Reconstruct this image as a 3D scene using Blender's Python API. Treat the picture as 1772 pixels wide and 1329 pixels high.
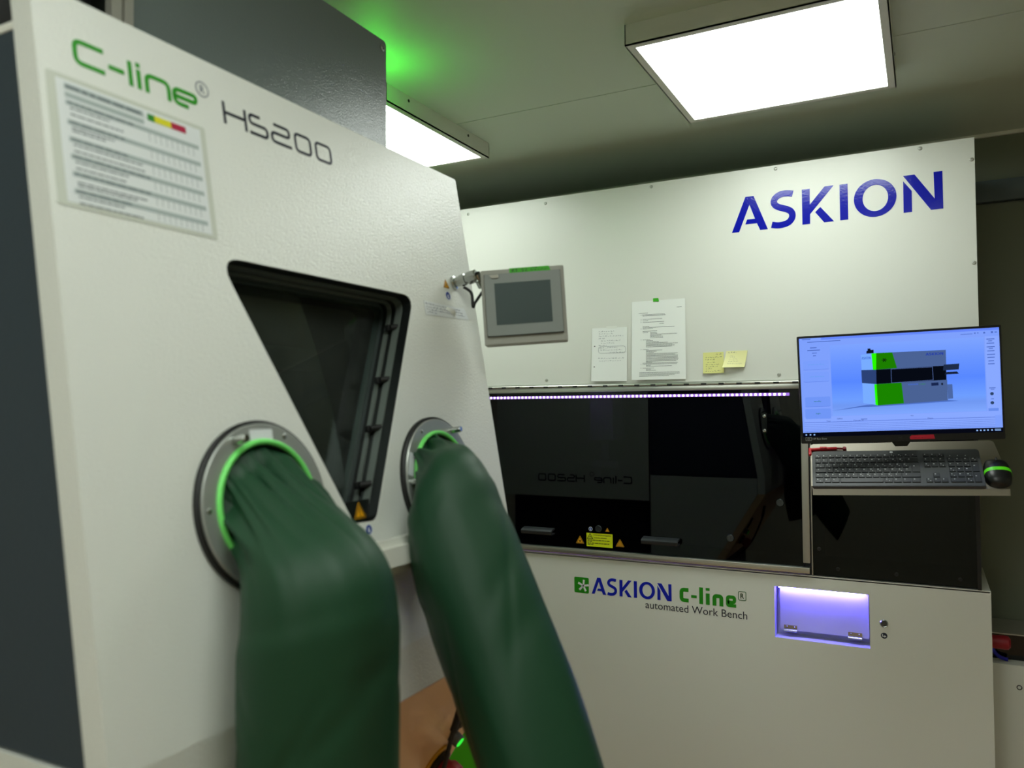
import bpy, bmesh, math, random
from mathutils import Matrix, Vector, Euler

for o in list(bpy.data.objects):
    bpy.data.objects.remove(o)
scene = bpy.context.scene
COL = scene.collection
random.seed(7)
pi = math.pi
H = 1.60                      # camera height above the floor


def lin(c):
    c = c / 255.0
    return c / 12.92 if c <= 0.04045 else ((c + 0.055) / 1.055) ** 2.4


def rgb(r, g, b):
    return (lin(r), lin(g), lin(b), 1.0)


# ------------------------------------------------------------------ camera
cam = bpy.data.cameras.new('camera')
cam.sensor_width = 36.0
cam.lens = 36.0 * 1371.1 / 1772.0
cam.clip_start = 0.02
cam.dof.use_dof = True
cam.dof.focus_distance = 2.75
cam.dof.aperture_fstop = 3.6
camo = bpy.data.objects.new('camera', cam)
COL.objects.link(camo)
yaw, pitch, roll = 0.4813, 0.0280, -0.0078
fwd = Vector((-math.sin(yaw) * math.cos(pitch), math.cos(yaw) * math.cos(pitch), math.sin(pitch)))
rt = Vector((math.cos(yaw), math.sin(yaw), 0))
up = rt.cross(fwd)
r2 = math.cos(roll) * rt + math.sin(roll) * up
u2 = -math.sin(roll) * rt + math.cos(roll) * up
camo.matrix_world = Matrix(((r2.x, u2.x, -fwd.x, 0), (r2.y, u2.y, -fwd.y, 0), (r2.z, u2.z, -fwd.z, H), (0, 0, 0, 1)))
scene.camera = camo

# ------------------------------------------------------- world and exposure
w = bpy.data.worlds.new('room_air')
w.use_nodes = True
w.node_tree.nodes['Background'].inputs[0].default_value = (0.9, 1.0, 0.9, 1)
w.node_tree.nodes['Background'].inputs[1].default_value = 0.0
scene.world = w
vs = scene.view_settings
vs.view_transform = 'Standard'
vs.look = 'None'
vs.exposure = 0.0
vs.gamma = 1.0
vs.use_curve_mapping = False

LAMP = 8.8                    # radiance of the ceiling panels
LAMP_COL = (0.93, 1.0, 0.93)

# ---------------------------------------------------------------- materials
MATS = {}


def mat(name, c, rough=0.5, metal=0.0, bump=0.0, bscale=400.0, spec=0.5, var=0.0, coat=0.0):
    m = bpy.data.materials.new(name)
    m.use_nodes = True
    nt = m.node_tree
    b = nt.nodes['Principled BSDF']
    b.inputs['Base Color'].default_value = rgb(*c)
    b.inputs['Roughness'].default_value = rough
    b.inputs['Metallic'].default_value = metal
    b.inputs['Specular IOR Level'].default_value = spec
    b.inputs['Coat Weight'].default_value = coat
    b.inputs['Coat Roughness'].default_value = 0.15
    if bump or var:
        tc = nt.nodes.new('ShaderNodeTexCoord')
        nz = nt.nodes.new('ShaderNodeTexNoise')
        nz.inputs['Scale'].default_value = bscale
        nz.inputs['Detail'].default_value = 3.0
        nt.links.new(tc.outputs['Object'], nz.inputs['Vector'])
    if bump:
        bp = nt.nodes.new('ShaderNodeBump')
        bp.inputs['Strength'].default_value = bump
        bp.inputs['Distance'].default_value = 0.001
        nt.links.new(nz.outputs['Fac'], bp.inputs['Height'])
        nt.links.new(bp.outputs['Normal'], b.inputs['Normal'])
    if var:
        nz2 = nt.nodes.new('ShaderNodeTexNoise')
        nz2.inputs['Scale'].default_value = 6.0
        nz2.inputs['Detail'].default_value = 5.0
        nt.links.new(tc.outputs['Object'], nz2.inputs['Vector'])
        mx = nt.nodes.new('ShaderNodeMix')
        mx.data_type = 'RGBA'
        mx.inputs['A'].default_value = rgb(*[min(255, v * (1 + var)) for v in c])
        mx.inputs['B'].default_value = rgb(*[v * (1 - var) for v in c])
        nt.links.new(nz2.outputs['Fac'], mx.inputs['Factor'])
        nt.links.new(mx.outputs['Result'], b.inputs['Base Color'])
    MATS[name] = m
    return m


def emit(name, c, strength=1.0):
    m = bpy.data.materials.new(name)
    m.use_nodes = True
    nt = m.node_tree
    nt.nodes.clear()
    e = nt.nodes.new('ShaderNodeEmission')
    e.inputs[0].default_value = rgb(*c) if max(c) > 1.5 else (*c, 1)
    e.inputs[1].default_value = strength
    o = nt.nodes.new('ShaderNodeOutputMaterial')
    nt.links.new(e.outputs[0], o.inputs[0])
    MATS[name] = m
    return m


def smoked(name, tint, ior=1.5, rough=0.0, painted_haze=0.0):
    m = bpy.data.materials.new(name)
    m.use_nodes = True
    nt = m.node_tree
    nt.nodes.clear()
    tr = nt.nodes.new('ShaderNodeBsdfTransparent')
    tr.inputs[0].default_value = (*tint, 1)
    gl = nt.nodes.new('ShaderNodeBsdfGlossy')
    gl.inputs['Roughness'].default_value = rough
    gl.inputs['Color'].default_value = (0.9, 1, 0.98, 1)
    fr = nt.nodes.new('ShaderNodeFresnel')
    fr.inputs[0].default_value = ior
    mx = nt.nodes.new('ShaderNodeMixShader')
    o = nt.nodes.new('ShaderNodeOutputMaterial')
    nt.links.new(fr.outputs[0], mx.inputs[0])
    base = tr
    if painted_haze:  # pale diffuse mix, reflected room light painted onto the pane
        df = nt.nodes.new('ShaderNodeBsdfDiffuse')
        df.inputs[0].default_value = rgb(170, 182, 172)
        m2 = nt.nodes.new('ShaderNodeMixShader')
        tc = nt.nodes.new('ShaderNodeTexCoord')
        nz = nt.nodes.new('ShaderNodeTexNoise')
        nz.inputs['Scale'].default_value = 9.0
        nz.inputs['Detail'].default_value = 6.0
        mr = nt.nodes.new('ShaderNodeMapRange')
        mr.inputs['From Min'].default_value = .35
        mr.inputs['From Max'].default_value = .75
        mr.inputs['To Min'].default_value = painted_haze * .6
        mr.inputs['To Max'].default_value = painted_haze * 1.5
        nt.links.new(tc.outputs['Object'], nz.inputs['Vector'])
        nt.links.new(nz.outputs['Fac'], mr.inputs['Value'])
        nt.links.new(mr.outputs[0], m2.inputs[0])
        nt.links.new(tr.outputs[0], m2.inputs[1])
        nt.links.new(df.outputs[0], m2.inputs[2])
        base = m2
    nt.links.new(base.outputs[0], mx.inputs[1])
    nt.links.new(gl.outputs[0], mx.inputs[2])
    nt.links.new(mx.outputs[0], o.inputs[0])
    MATS[name] = m
    return m


powder = mat('white_powder_coat', (230, 232, 225), 0.15, bump=0.9, bscale=300, spec=0.5)
powder_b = mat('white_powder_coat_bench', (224, 226, 218), 0.33, bump=0.10, bscale=300, spec=0.45)
greypow = mat('grey_powder_coat', (112, 122, 120), 0.15, bump=0.6, bscale=300, spec=0.5)
slate = mat('slate_side_panel', (52, 64, 73), 0.55, bump=0.3, bscale=120)
white = mat('white_plastic', (228, 228, 218), 0.35)
wallm = mat('wall_paint', (214, 212, 196), 0.7, bump=0.1, bscale=200)
ceilm = mat('ceiling_panel', (206, 218, 202), 0.55, bump=0.05, bscale=120)
floorm = mat('floor_vinyl', (186, 150, 116), 0.4, var=0.10)
lampframe = mat('lamp_frame', (218, 220, 210), 0.4)
black = mat('black_plastic', (14, 15, 16), 0.4)
blackg = mat('black_gloss', (6, 7, 9), 0.12)
dark = mat('dark_interior', (16, 18, 20), 0.6)
rubber = mat('black_rubber', (12, 13, 13), 0.55)
darkrub = mat('window_gasket', (20, 23, 22), 0.35)
alu = mat('brushed_aluminium', (206, 208, 200), 0.32, metal=0.9, bump=0.1, bscale=200)
alum = mat('anodised_aluminium', (176, 174, 164), 0.45, metal=0.5)
steel = mat('polished_steel', (190, 194, 190), 0.2, metal=1.0)
brushed = mat('brushed_steel', (156, 150, 138), 0.38, metal=0.9, bump=0.15, bscale=90)
flangem = mat('flange_steel', (172, 176, 170), 0.4, metal=0.55)
greenring = mat('green_seal', (120, 232, 112), 0.4)
fabric = mat('green_sleeve_fabric', (27, 64, 41), 0.48, bump=0.25, bscale=900, spec=0.3)
blue = mat('blue_lettering', (6, 18, 168), 0.12, bump=0.25, bscale=160)
blue2 = mat('blue_print', (10, 30, 176), 0.35)
greenp = mat('green_print', (34, 140, 18), 0.4)
greenletter = mat('green_lettering', (44, 150, 30), 0.4)
greenpanel = mat('green_powder_coat', (66, 176, 10), 0.4, bump=0.2)
inkdark = mat('dark_lettering', (24, 28, 44), 0.4)
inkgrey = mat('grey_lettering', (110, 116, 128), 0.4)
paper = mat('paper', (238, 242, 238), 0.7, var=0.01)
lamin = mat('laminated_paper', (224, 228, 228), 0.3)
film = mat('laminate_film', (206, 210, 198), 0.25)
inkpen = mat('pen_ink', (48, 60, 92), 0.6)
inkprint = mat('printer_ink', (60, 64, 72), 0.6)
chartgrey = mat('chart_grey', (166, 178, 176), 0.5)
charttext = mat('chart_text', (112, 122, 124), 0.5)
chartgreen = mat('chart_green', (30, 130, 24), 0.5)
chartyellow = mat('chart_yellow', (220, 214, 20), 0.5)
chartred = mat('chart_red', (172, 12, 60), 0.5)
postit = mat('yellow_note_paper', (232, 232, 150), 0.7)
postitl = mat('pale_yellow_note_paper', (238, 236, 172), 0.7)
tapegreen = mat('green_tape', (62, 176, 24), 0.5)
tapeclear = mat('clear_tape', (238, 241, 234), 0.12)
signyellow = mat('sign_yellow', (216, 226, 20), 0.4)
signorange = mat('sign_orange', (236, 168, 12), 0.4)
signblack = mat('sign_black', (22, 20, 14), 0.5)
signblue = mat('sign_blue', (34, 62, 150), 0.4)
signwhite = mat('sign_white', (226, 230, 232), 0.4)
hmigrey = mat('control_panel_housing', (160, 160, 150), 0.5, bump=0.3, bscale=500)
hmibezel = mat('control_panel_bezel', (136, 142, 138), 0.45)
hmiscreen = mat('control_panel_screen', (62, 76, 76), 0.35, var=0.06)
tabgrey = mat('tab_grey', (176, 174, 162), 0.45)
keym = mat('key_plastic', (44, 47, 50), 0.38)
kbm = mat('keyboard_shell', (62, 65, 68), 0.4)
redtape = mat('red_tape', (196, 26, 52), 0.5)
redplast = mat('red_plastic', (216, 24, 40), 0.35)
estopred = mat('stop_button_red', (150, 14, 34), 0.45)
estopyel = mat('stop_button_yellow', (206, 148, 24), 0.5)
mousegreen = mat('mouse_green_band', (96, 232, 24), 0.35)
mousem = mat('mouse_shell', (14, 15, 16), 0.33)
hatchm = mat('hatch_paint', (194, 194, 214), 0.4)
bluegloss = mat('blue_tube', (40, 40, 200), 0.35)
polem = mat('lamp_pole', (120, 124, 122), 0.4, metal=0.6)
glass_b = smoked('smoked_glass', (0.19, 0.19, 0.20), 1.42)
glass_h = smoked('smoked_window', (0.55, 0.58, 0.56), 1.30, painted_haze=.055)
lampglow = emit('lamp_diffuser', LAMP_COL, LAMP)
ledglow = emit('led_glow', (0.95, 0.70, 1.0), 90.0)
ledtape = emit('led_tape', (0.50, 0.24, 1.0), 22.0)
hatchglow = emit('hatch_glow', (0.15, 0.12, 1.0), 86.0)
greenglow = emit('signal_green', (0.05, 1.0, 0.04), 44.0)
buttonglow = emit('button_green', (60, 255, 70), 0.9)

# ------------------------------------------------------------------ helpers


def bm_new():
    return bmesh.new()


def box(bm, x0, x1, y0, y1, z0, z1, bev=0.0, M=None, seg=2):
    vs_ = [bm.verts.new((x, y, z)) for x in (x0, x1) for y in (y0, y1) for z in (z0, z1)]
    idx = ((0, 1, 3, 2), (4, 6, 7, 5), (0, 4, 5, 1), (2, 3, 7, 6), (0, 2, 6, 4), (1, 5, 7, 3))
    fs = [bm.faces.new([vs_[i] for i in f]) for f in idx]
    bmesh.ops.recalc_face_normals(bm, faces=fs)
    geom_v = vs_
    if bev:
        es = list({e for f in fs for e in f.edges})
        r = bmesh.ops.bevel(bm, geom=es, offset=bev, segments=seg, affect='EDGES', profile=0.5)
        geom_v = list({v for f in r['faces'] for v in f.verts})
    if M is not None:
        bmesh.ops.transform(bm, matrix=M, verts=list(set(geom_v)) if bev else vs_)
    return bm


def mbox(bm, M, *a, bev=0.0):
    t = bm_new()
    box(t, *a, bev=bev)
    join(bm, t, M)


def join(bm, t, M=None):
    if M is not None:
        bmesh.ops.transform(t, matrix=M, verts=t.verts)
    me = bpy.data.meshes.new('tmp')
    t.to_mesh(me)
    t.free()
    bm.from_mesh(me)
    bpy.data.meshes.remove(me)


def area(p):
    return sum(p[i][0] * p[(i + 1) % len(p)][1] - p[(i + 1) % len(p)][0] * p[i][1] for i in range(len(p))) / 2


def rounded(pts, r, seg=6):
    out = []
    n = len(pts)
    for i in range(n):
        rr = r[i] if isinstance(r, (list, tuple)) else r
        p = Vector(pts[i]); a = Vector(pts[i - 1]); b = Vector(pts[(i + 1) % n])
        if rr <= 0:
            out.append(tuple(p)); continue
        da, db = (a - p), (b - p)
        la, lb = da.length, db.length
        da.normalize(); db.normalize()
        ang = da.angle(db)
        d = min(rr / math.tan(ang / 2), la * 0.49, lb * 0.49)
        p0, p1 = p + da * d, p + db * d
        for k in range(seg + 1):
            t = k / seg
            out.append(tuple((1 - t) ** 2 * p0 + 2 * t * (1 - t) * p + t * t * p1))
    return out


def circle(cx, cy, r, n=48, rx=None):
    rx = rx or r
    return [(cx + rx * math.cos(2 * pi * k / n), cy + r * math.sin(2 * pi * k / n)) for k in range(n)]


def rect(x0, x1, y0, y1):
    return [(x0, y0), (x1, y0), (x1, y1), (x0, y1)]


def plate(bm, outline, holes=(), w0=0.0, w1=0.001, M=None):
    """filled 2-D outline with holes in local XY, from z=w0 to z=w1"""
    t = bm_new()
    es = []
    loops = [outline] + list(holes)
    for lp in loops:
        v = [t.verts.new((p[0], p[1], w0)) for p in lp]
        es += [t.edges.new((v[i], v[(i + 1) % len(v)])) for i in range(len(v))]
    r = bmesh.ops.triangle_fill(t, use_beauty=True, use_dissolve=False, edges=es)
    fs = [g for g in r['geom'] if isinstance(g, bmesh.types.BMFace)]
    if w1 != w0:
        e = bmesh.ops.extrude_face_region(t, geom=fs)
        bmesh.ops.translate(t, verts=[g for g in e['geom'] if isinstance(g, bmesh.types.BMVert)], vec=(0, 0, w1 - w0))
    bmesh.ops.recalc_face_normals(t, faces=t.faces)
    join(bm, t, M)


def ribbon_pts(pts, wd, closed=False):
    n = len(pts)
    L, R = [], []
    for i in range(n):
        p = Vector(pts[i])
        if closed:
            a, b = Vector(pts[i - 1]), Vector(pts[(i + 1) % n])
        else:
            a = Vector(pts[i - 1]) if i else None
            b = Vector(pts[i + 1]) if i < n - 1 else None
        d1 = (p - a).normalized() if a is not None else (b - p).normalized()
        d2 = (b - p).normalized() if b is not None else d1
        n1 = Vector((-d1.y, d1.x)); n2 = Vector((-d2.y, d2.x))
        m = (n1 + n2)
        if m.length < 1e-6:
            m = n1
        m.normalize()
        k = wd / 2 / max(0.35, m.dot(n1))
        L.append(p + m * k); R.append(p - m * k)
    return L, R


def ribbon(bm, pts, wd, closed=False, w0=0.0, w1=0.0006, M=None, r=0.0):
    if r:
        if closed:
            pts = rounded(pts, r)
        else:
            rr = [0] + [r] * (len(pts) - 2) + [0]
            pts = rounded(pts, rr)
    L, R = ribbon_pts(pts, wd, closed)
    t = bm_new()
    n = len(L)
    lo = [(t.verts.new((a.x, a.y, w0)), t.verts.new((b.x, b.y, w0))) for a, b in zip(L, R)]
    hi = [(t.verts.new((a.x, a.y, w1)), t.verts.new((b.x, b.y, w1))) for a, b in zip(L, R)]
    for i in range(n if closed else n - 1):
        j = (i + 1) % n
        t.faces.new((hi[i][0], hi[i][1], hi[j][1], hi[j][0]))
        t.faces.new((lo[i][0], lo[j][0], lo[j][1], lo[i][1]))
        t.faces.new((lo[i][0], hi[i][0], hi[j][0], lo[j][0]))
        t.faces.new((lo[i][1], lo[j][1], hi[j][1], hi[i][1]))
    if not closed:
        for i in (0, n - 1):
            t.faces.new((lo[i][0], lo[i][1], hi[i][1], hi[i][0]))
    bmesh.ops.recalc_face_normals(t, faces=t.faces)
    join(bm, t, M)


def lathe(bm, prof, M=None, n=32):
    """profile [(r, z)...] spun about local Z"""
    t = bm_new()
    rings = []
    for r, z in prof:
        if r < 1e-6:
            rings.append([t.verts.new((0, 0, z))])
        else:
            rings.append([t.verts.new((r * math.cos(2 * pi * k / n), r * math.sin(2 * pi * k / n), z)) for k in range(n)])
    for a, b in zip(rings, rings[1:]):
        for k in range(n):
            k2 = (k + 1) % n
            if len(a) == 1 and len(b) == 1:
                continue
            if len(a) == 1:
                t.faces.new((a[0], b[k], b[k2]))
            elif len(b) == 1:
                t.faces.new((a[k], b[0], a[k2]))
            else:
                t.faces.new((a[k], b[k], b[k2], a[k2]))
    bmesh.ops.recalc_face_normals(t, faces=t.faces)
    join(bm, t, M)


def tube(bm, pts, r, n=12, caps=True, smooth=0):
    pts = [Vector(p) for p in pts]
    if smooth:
        out = []
        P = [pts[0]] + pts + [pts[-1]]
        for i in range(1, len(P) - 2):
            for k in range(smooth):
                t = k / smooth
                a, b, c, d = P[i - 1], P[i], P[i + 1], P[i + 2]
                out.append(0.5 * ((2 * b) + (c - a) * t + (2 * a - 5 * b + 4 * c - d) * t * t + (3 * b - a - 3 * c + d) * t ** 3))
        out.append(pts[-1])
        pts = out
    t = bm_new()
    rings = []
    ref = None
    for i, p in enumerate(pts):
        d = (pts[min(i + 1, len(pts) - 1)] - pts[max(i - 1, 0)]).normalized()
        if ref is None:
            ref = d.orthogonal().normalized()
        e1 = (ref - d * ref.dot(d)).normalized()
        ref = e1
        e2 = d.cross(e1)
        rings.append([t.verts.new(p + r * (math.cos(2 * pi * k / n) * e1 + math.sin(2 * pi * k / n) * e2)) for k in range(n)])
    for a, b in zip(rings, rings[1:]):
        for k in range(n):
            t.faces.new((a[k], a[(k + 1) % n], b[(k + 1) % n], b[k]))
    if caps:
        t.faces.new(rings[0]); t.faces.new(rings[-1])
    bmesh.ops.recalc_face_normals(t, faces=t.faces)
    join(bm, t)


def text_bm(bm, s, x0, x1, z0, z1, M, w0=0.0002, w1=0.0008, shear=0.0, offset=0.0, fit_h=True):
    cu = bpy.data.curves.new('txt', 'FONT')
    cu.body = s
    cu.size = 1.0
    cu.offset = offset
    cu.resolution_u = 3
    ob = bpy.data.objects.new('txt', cu)
    COL.objects.link(ob)
    bpy.context.view_layer.update()
    dg = bpy.context.evaluated_depsgraph_get()
    me = bpy.data.meshes.new_from_object(ob.evaluated_get(dg))
    bpy.data.objects.remove(ob)
    t = bm_new()
    t.from_mesh(me)
    bpy.data.meshes.remove(me)
    xs = [v.co.x for v in t.verts]; ys = [v.co.y for v in t.verts]
    a, b, c, d = min(xs), max(xs), min(ys), max(ys)
    for v in t.verts:
        yy = z0 + (v.co.y - c) / (d - c) * (z1 - z0)
        v.co = Vector((x0 + (v.co.x - a) / (b - a) * (x1 - x0) + shear * (yy - z0), yy, w0))
    e = bmesh.ops.extrude_face_region(t, geom=list(t.faces))
    bmesh.ops.translate(t, verts=[g for g in e['geom'] if isinstance(g, bmesh.types.BMVert)], vec=(0, 0, w1 - w0))
    bmesh.ops.recalc_face_normals(t, faces=t.faces)
    join(bm, t, M)


def obj(name, bm, m, parent=None, label=None, world=True, kind=None, ang=35):
    """link bm as one mesh object; bm is in world space unless world=False (then in the parent's space)"""
    me = bpy.data.meshes.new(name)
    if parent is not None and world:
        bmesh.ops.transform(bm, matrix=parent['_m'].inverted() if isinstance(parent, dict) else MW[parent.name].inverted(), verts=bm.verts)
    bm.to_mesh(me)
    bm.free()
    for m_ in (m if isinstance(m, (list, tuple)) else [m]):
        me.materials.append(m_)
    me.polygons.foreach_set('use_smooth', [True] * len(me.polygons))
    me.set_sharp_from_angle(angle=math.radians(ang))
    o = bpy.data.objects.new(name, me)
    COL.objects.link(o)
    if parent is not None:
        o.parent = parent
        MW[o.name] = MW[parent.name].copy()
    else:
        MW[o.name] = Matrix.Identity(4)
    if label:
        o['label'] = label
    if kind:
        o['kind'] = kind
    return o


MW = {}


def thing(name, label, cat, M, group=None):
    if not isinstance(M, Matrix):
        M = Matrix.Translation(Vector(M))
    o = bpy.data.objects.new(name, None)
    o.empty_display_size = 0.1
    COL.objects.link(o)
    o.matrix_world = M
    o['label'] = label
    o['category'] = cat
    if group:
        o['group'] = group
    MW[o.name] = M.copy()
    return o


def tag(o, label, cat, group=None):
    o['label'] = label
    o['category'] = cat
    if group:
        o['group'] = group
    return o


def center_origin(o):
    """put a single-mesh thing's origin at its centre"""
    vsx = [v.co for v in o.data.vertices]
    c = Vector([(min(v[i] for v in vsx) + max(v[i] for v in vsx)) / 2 for i in range(3)])
    o.data.transform(Matrix.Translation(-c))
    o.location = c
    MW[o.name] = Matrix.Translation(c)
    return o


def frame(o, x, y, z):
    return Matrix(((x[0], y[0], z[0], o[0]), (x[1], y[1], z[1], o[1]), (x[2], y[2], z[2], o[2]), (0, 0, 0, 1)))


def struct(name, bm, m):
    o = obj(name, bm, m)
    o['kind'] = 'structure'
    return o


def scribble(bm, x0, x1, y, h, M, wd=0.0006, w0=0.0003, w1=0.0005, gap=0.22):
    """a line of illegible handwriting"""
    x = x0
    while x < x1 - h * 0.4:
        n = random.randint(3, 7)
        pts = []
        for k in range(n):
            pts.append((x, y + random.uniform(-0.2, 0.6) * h * (1 if k % 2 else -0.4)))
            x += h * random.uniform(0.22, 0.42)
            if x > x1:
                break
        if len(pts) > 1:
            ribbon(bm, pts, wd, M=M, w0=w0, w1=w1)
        x += h * gap * 2


def printline(bm, x0, x1, y, h, M, w0=0.0003, w1=0.0005):
    """a line of small illegible print, word by word"""
    x = x0
    while x < x1:
        l = min(random.uniform(2.0, 6.0) * h, x1 - x)
        if l > h * 0.4:
            plate(bm, rect(x, x + l, y, y + h), w0=w0, w1=w1, M=M)
        x += l + h * 0.7


# ------------------------------------------------------------------ the room
KL = .92                      # ceiling and lights, relative to the camera height
RX0, RX1, RY0, RY1, CZ = -3.0, 1.9, -1.55, 3.334, 1.06 * KL
b = bm_new(); box(b, RX0 - .1, RX1 + .1, RY0 - .1, RY1 + .1, -.08, 0.0); struct('floor', b, floorm)
b = bm_new()
ys_ = [RY0 - .1, -.01, 1.155, 2.318, RY1 + .1]
for y0, y1 in zip(ys_, ys_[1:]):
    box(b, RX0 - .1, RX1 + .1, y0 + .002, y1 - .002, H + CZ, H + CZ + .03)
box(b, RX0 - .1, RX1 + .1, RY0 - .1, RY1 + .1, H + CZ + .008, H + CZ + .08)
struct('ceiling', b, ceilm)
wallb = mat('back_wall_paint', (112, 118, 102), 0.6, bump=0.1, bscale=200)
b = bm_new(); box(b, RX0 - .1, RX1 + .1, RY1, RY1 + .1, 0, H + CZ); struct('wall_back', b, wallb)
b = bm_new(); box(b, RX0 - .1, RX1 + .1, RY0 - .1, RY0, 0, H + CZ); struct('wall_front', b, wallm)
b = bm_new(); box(b, RX0 - .1, RX0, RY0, RY1, 0, H + CZ); struct('wall_left', b, wallm)
b = bm_new(); box(b, RX1, RX1 + .1, RY0, RY1, 0, H + CZ); struct('wall_right', b, wallm)
trimm = mat('trim_band', (78, 90, 94), 0.5)
b = bm_new(); box(b, RX0, RX1, RY1 - .03, RY1, H + .722, H + .799, bev=.003); struct('trim_1', b, trimm)
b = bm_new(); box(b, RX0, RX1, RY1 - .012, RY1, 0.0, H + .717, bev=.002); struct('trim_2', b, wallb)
b = bm_new(); box(b, RX0, RX1, RY1 - .012, RY1, H + CZ - .012, H + CZ); struct('trim_3', b, white)


# ------------------------------------------------------------ ceiling lights
def ceiling_light(x0, x1, y0, y1, label):
    x0, x1, y0, y1 = x0 * KL, x1 * KL, y0 * KL, y1 * KL
    t = thing('ceiling_light', label, 'ceiling light', ((x0 + x1) / 2, (y0 + y1) / 2, H + KL), 'square panel lights on the ceiling')
    f = .022
    b = bm_new()
    z0, z1 = H + KL, H + CZ
    plate(b, rect(x0 - f, x1 + f, y0 - f, y1 + f), [rect(x0, x1, y0, y1)], w0=z0, w1=z0 + .004)
    for a in ((x0 - f, x0 - f + .003, y0 - f, y1 + f), (x1 + f - .003, x1 + f, y0 - f, y1 + f), (x0 - f, x1 + f, y0 - f, y0 - f + .003), (x0 - f, x1 + f, y1 + f - .003, y1 + f)):
        box(b, *a, z0, z1)
    box(b, x0 - f + .002, x1 + f - .002, y0 - f + .002, y1 + f - .002, z0 + .03, z0 + .034)
    obj('frame', b, lampframe, t)
    b = bm_new(); box(b, x0 - .004, x1 + .004, y0 - .004, y1 + .004, z0 + .005, z0 + .010)
    obj('diffuser', b, lampglow, t, 'glowing white diffuser')
    for sx, nx in ((x1 + f, 1), (x0 - f, -1)):
        for k in (.16, .78):
            b = bm_new()
            lathe(b, [(0, -.001), (.005, -.001), (.005, .001), (.002, .0015), (0, .0005)], frame((sx, y0 + k * (y1 - y0), H + CZ - .016), (0, 1, 0), (0, 0, nx), (nx, 0, 0)), 12)
            obj('screw', b, black, t)
    return t


ceiling_light(-.701, -.087, 2.106, 2.745, 'large square ceiling light panel, fully in view, above the wide bench')
ceiling_light(-2.18, -1.566, 2.106, 2.745, 'square ceiling light panel partly hidden behind the grey cabinet of the glove box')
ceiling_light(-.36, .254, .28, .919, 'square ceiling light panel overhead, beside the front of the glove box')
ceiling_light(-.95, -.336, -.70, -.061, 'square ceiling light panel behind the viewer on the left, outside the picture')
ceiling_light(-.95, -.336, -1.50, -.861, 'added square ceiling light panel beside the rear wall, unseen, for more light from behind')  # extra unseen panel, added for more light from behind the viewer

# =================================================================== BENCH
BY = 2.80
FB = frame((0, BY, H), (1, 0, 0), (0, 0, 1), (0, -1, 0))       # bench front: local x, z, outwards


def FBo(d):
    return frame((0, BY - d, H), (1, 0, 0), (0, 0, 1), (0, -1, 0))


bench = thing('work_bench', 'wide white laboratory machine with dark glass front and big blue lettering', 'laboratory machine', (-1.09, 3.15, 0))
XL, XR, XR2, YB = -2.34, .1471, .162, 3.20

# upper cabinet with its front sheet
b = bm_new(); box(b, XL + .01, XR - .003, BY + .004, YB, H + .075, H + .806)
obj('upper_cabinet', b, powder_b, bench)
b = bm_new(); plate(b, [(-1.77, .816), (XR, .816), (XR, .0), (-.3400, .0), (-.3400, .0815), (-1.63, .0815)], w0=-.004, w1=0, M=FB)
obj('upper_front_panel', b, powder_b, bench)
b = bm_new(); plate(b, [(-1.772, .816), (XL, .816), (XL, .0815), (-1.632, .0815)], w0=-.004, w1=0, M=FB)
obj('upper_green_panel', b, greenpanel, bench, 'green front panel at the left end')


def screw(x, z, parent, F, r=.006, m=white):
    b = bm_new()
    lathe(b, [(r, 0), (r, .0012), (r * .8, .0028), (r * .42, .0034), (r * .40, .001), (0, .001)], F @ Matrix.Translation((x, z, 0)), 20)
    return obj('screw', b, m, parent)


screwm = mat('screw_metal', (190, 192, 184), 0.35, metal=0.4)
for x, z in ((-1.3076, .7942), (-.8788, .802), (-.44, .804), (-.001, .804), (.1385, .7479), (.1385, .4288), (-1.3096, .1002), (-.4404, .1006), (-1.66, .794)):
    screw(x, z, bench, FB, .0062, screwm)

# big blue lettering
A_ = [[(-.590, .5994), (-.5422, .7200), (-.5145, .7200), (-.4684, .5994), (-.4943, .5994), (-.5045, .6240), (-.5437, .6240), (-.5375, .6404), (-.5110, .6404), (-.5288, .6916), (-.5651, .5994)]]
K_ = [[(-.3565, .7203), (-.3313, .7203), (-.3322, .6669), (-.2850, .7218), (-.2570, .7218), (-.3315, .6345), (-.3321, .6023), (-.3565, .6023)],
      [(-.3155, .6395), (-.2993, .6550), (-.2574, .6023), (-.2883, .6023)]]
I_ = [[(-.2389, .7211), (-.2142, .7211), (-.2142, .6031), (-.2389, .6031)]]
N_ = [[(-.0512, .7235), (-.0182, .7235), (.0364, .6401), (.0347, .7240), (.0592, .7240), (.0595, .6055), (.0255, .6055)],
      [(-.0508, .7063), (-.0270, .6723), (-.0275, .6052), (-.0516, .6052)]]
S_ = [(-.3858, .7108), (-.4000, .7140), (-.4180, .7150), (-.4330, .7105), (-.4440, .7010), (-.4475, .6890), (-.4420, .6775), (-.4280, .6690), (-.4080, .6615), (-.3940, .6530), (-.3880, .6400), (-.3910, .6255), (-.4020, .6145), (-.4190, .6095), (-.4370, .6090), (-.4555, .6130)]


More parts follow.
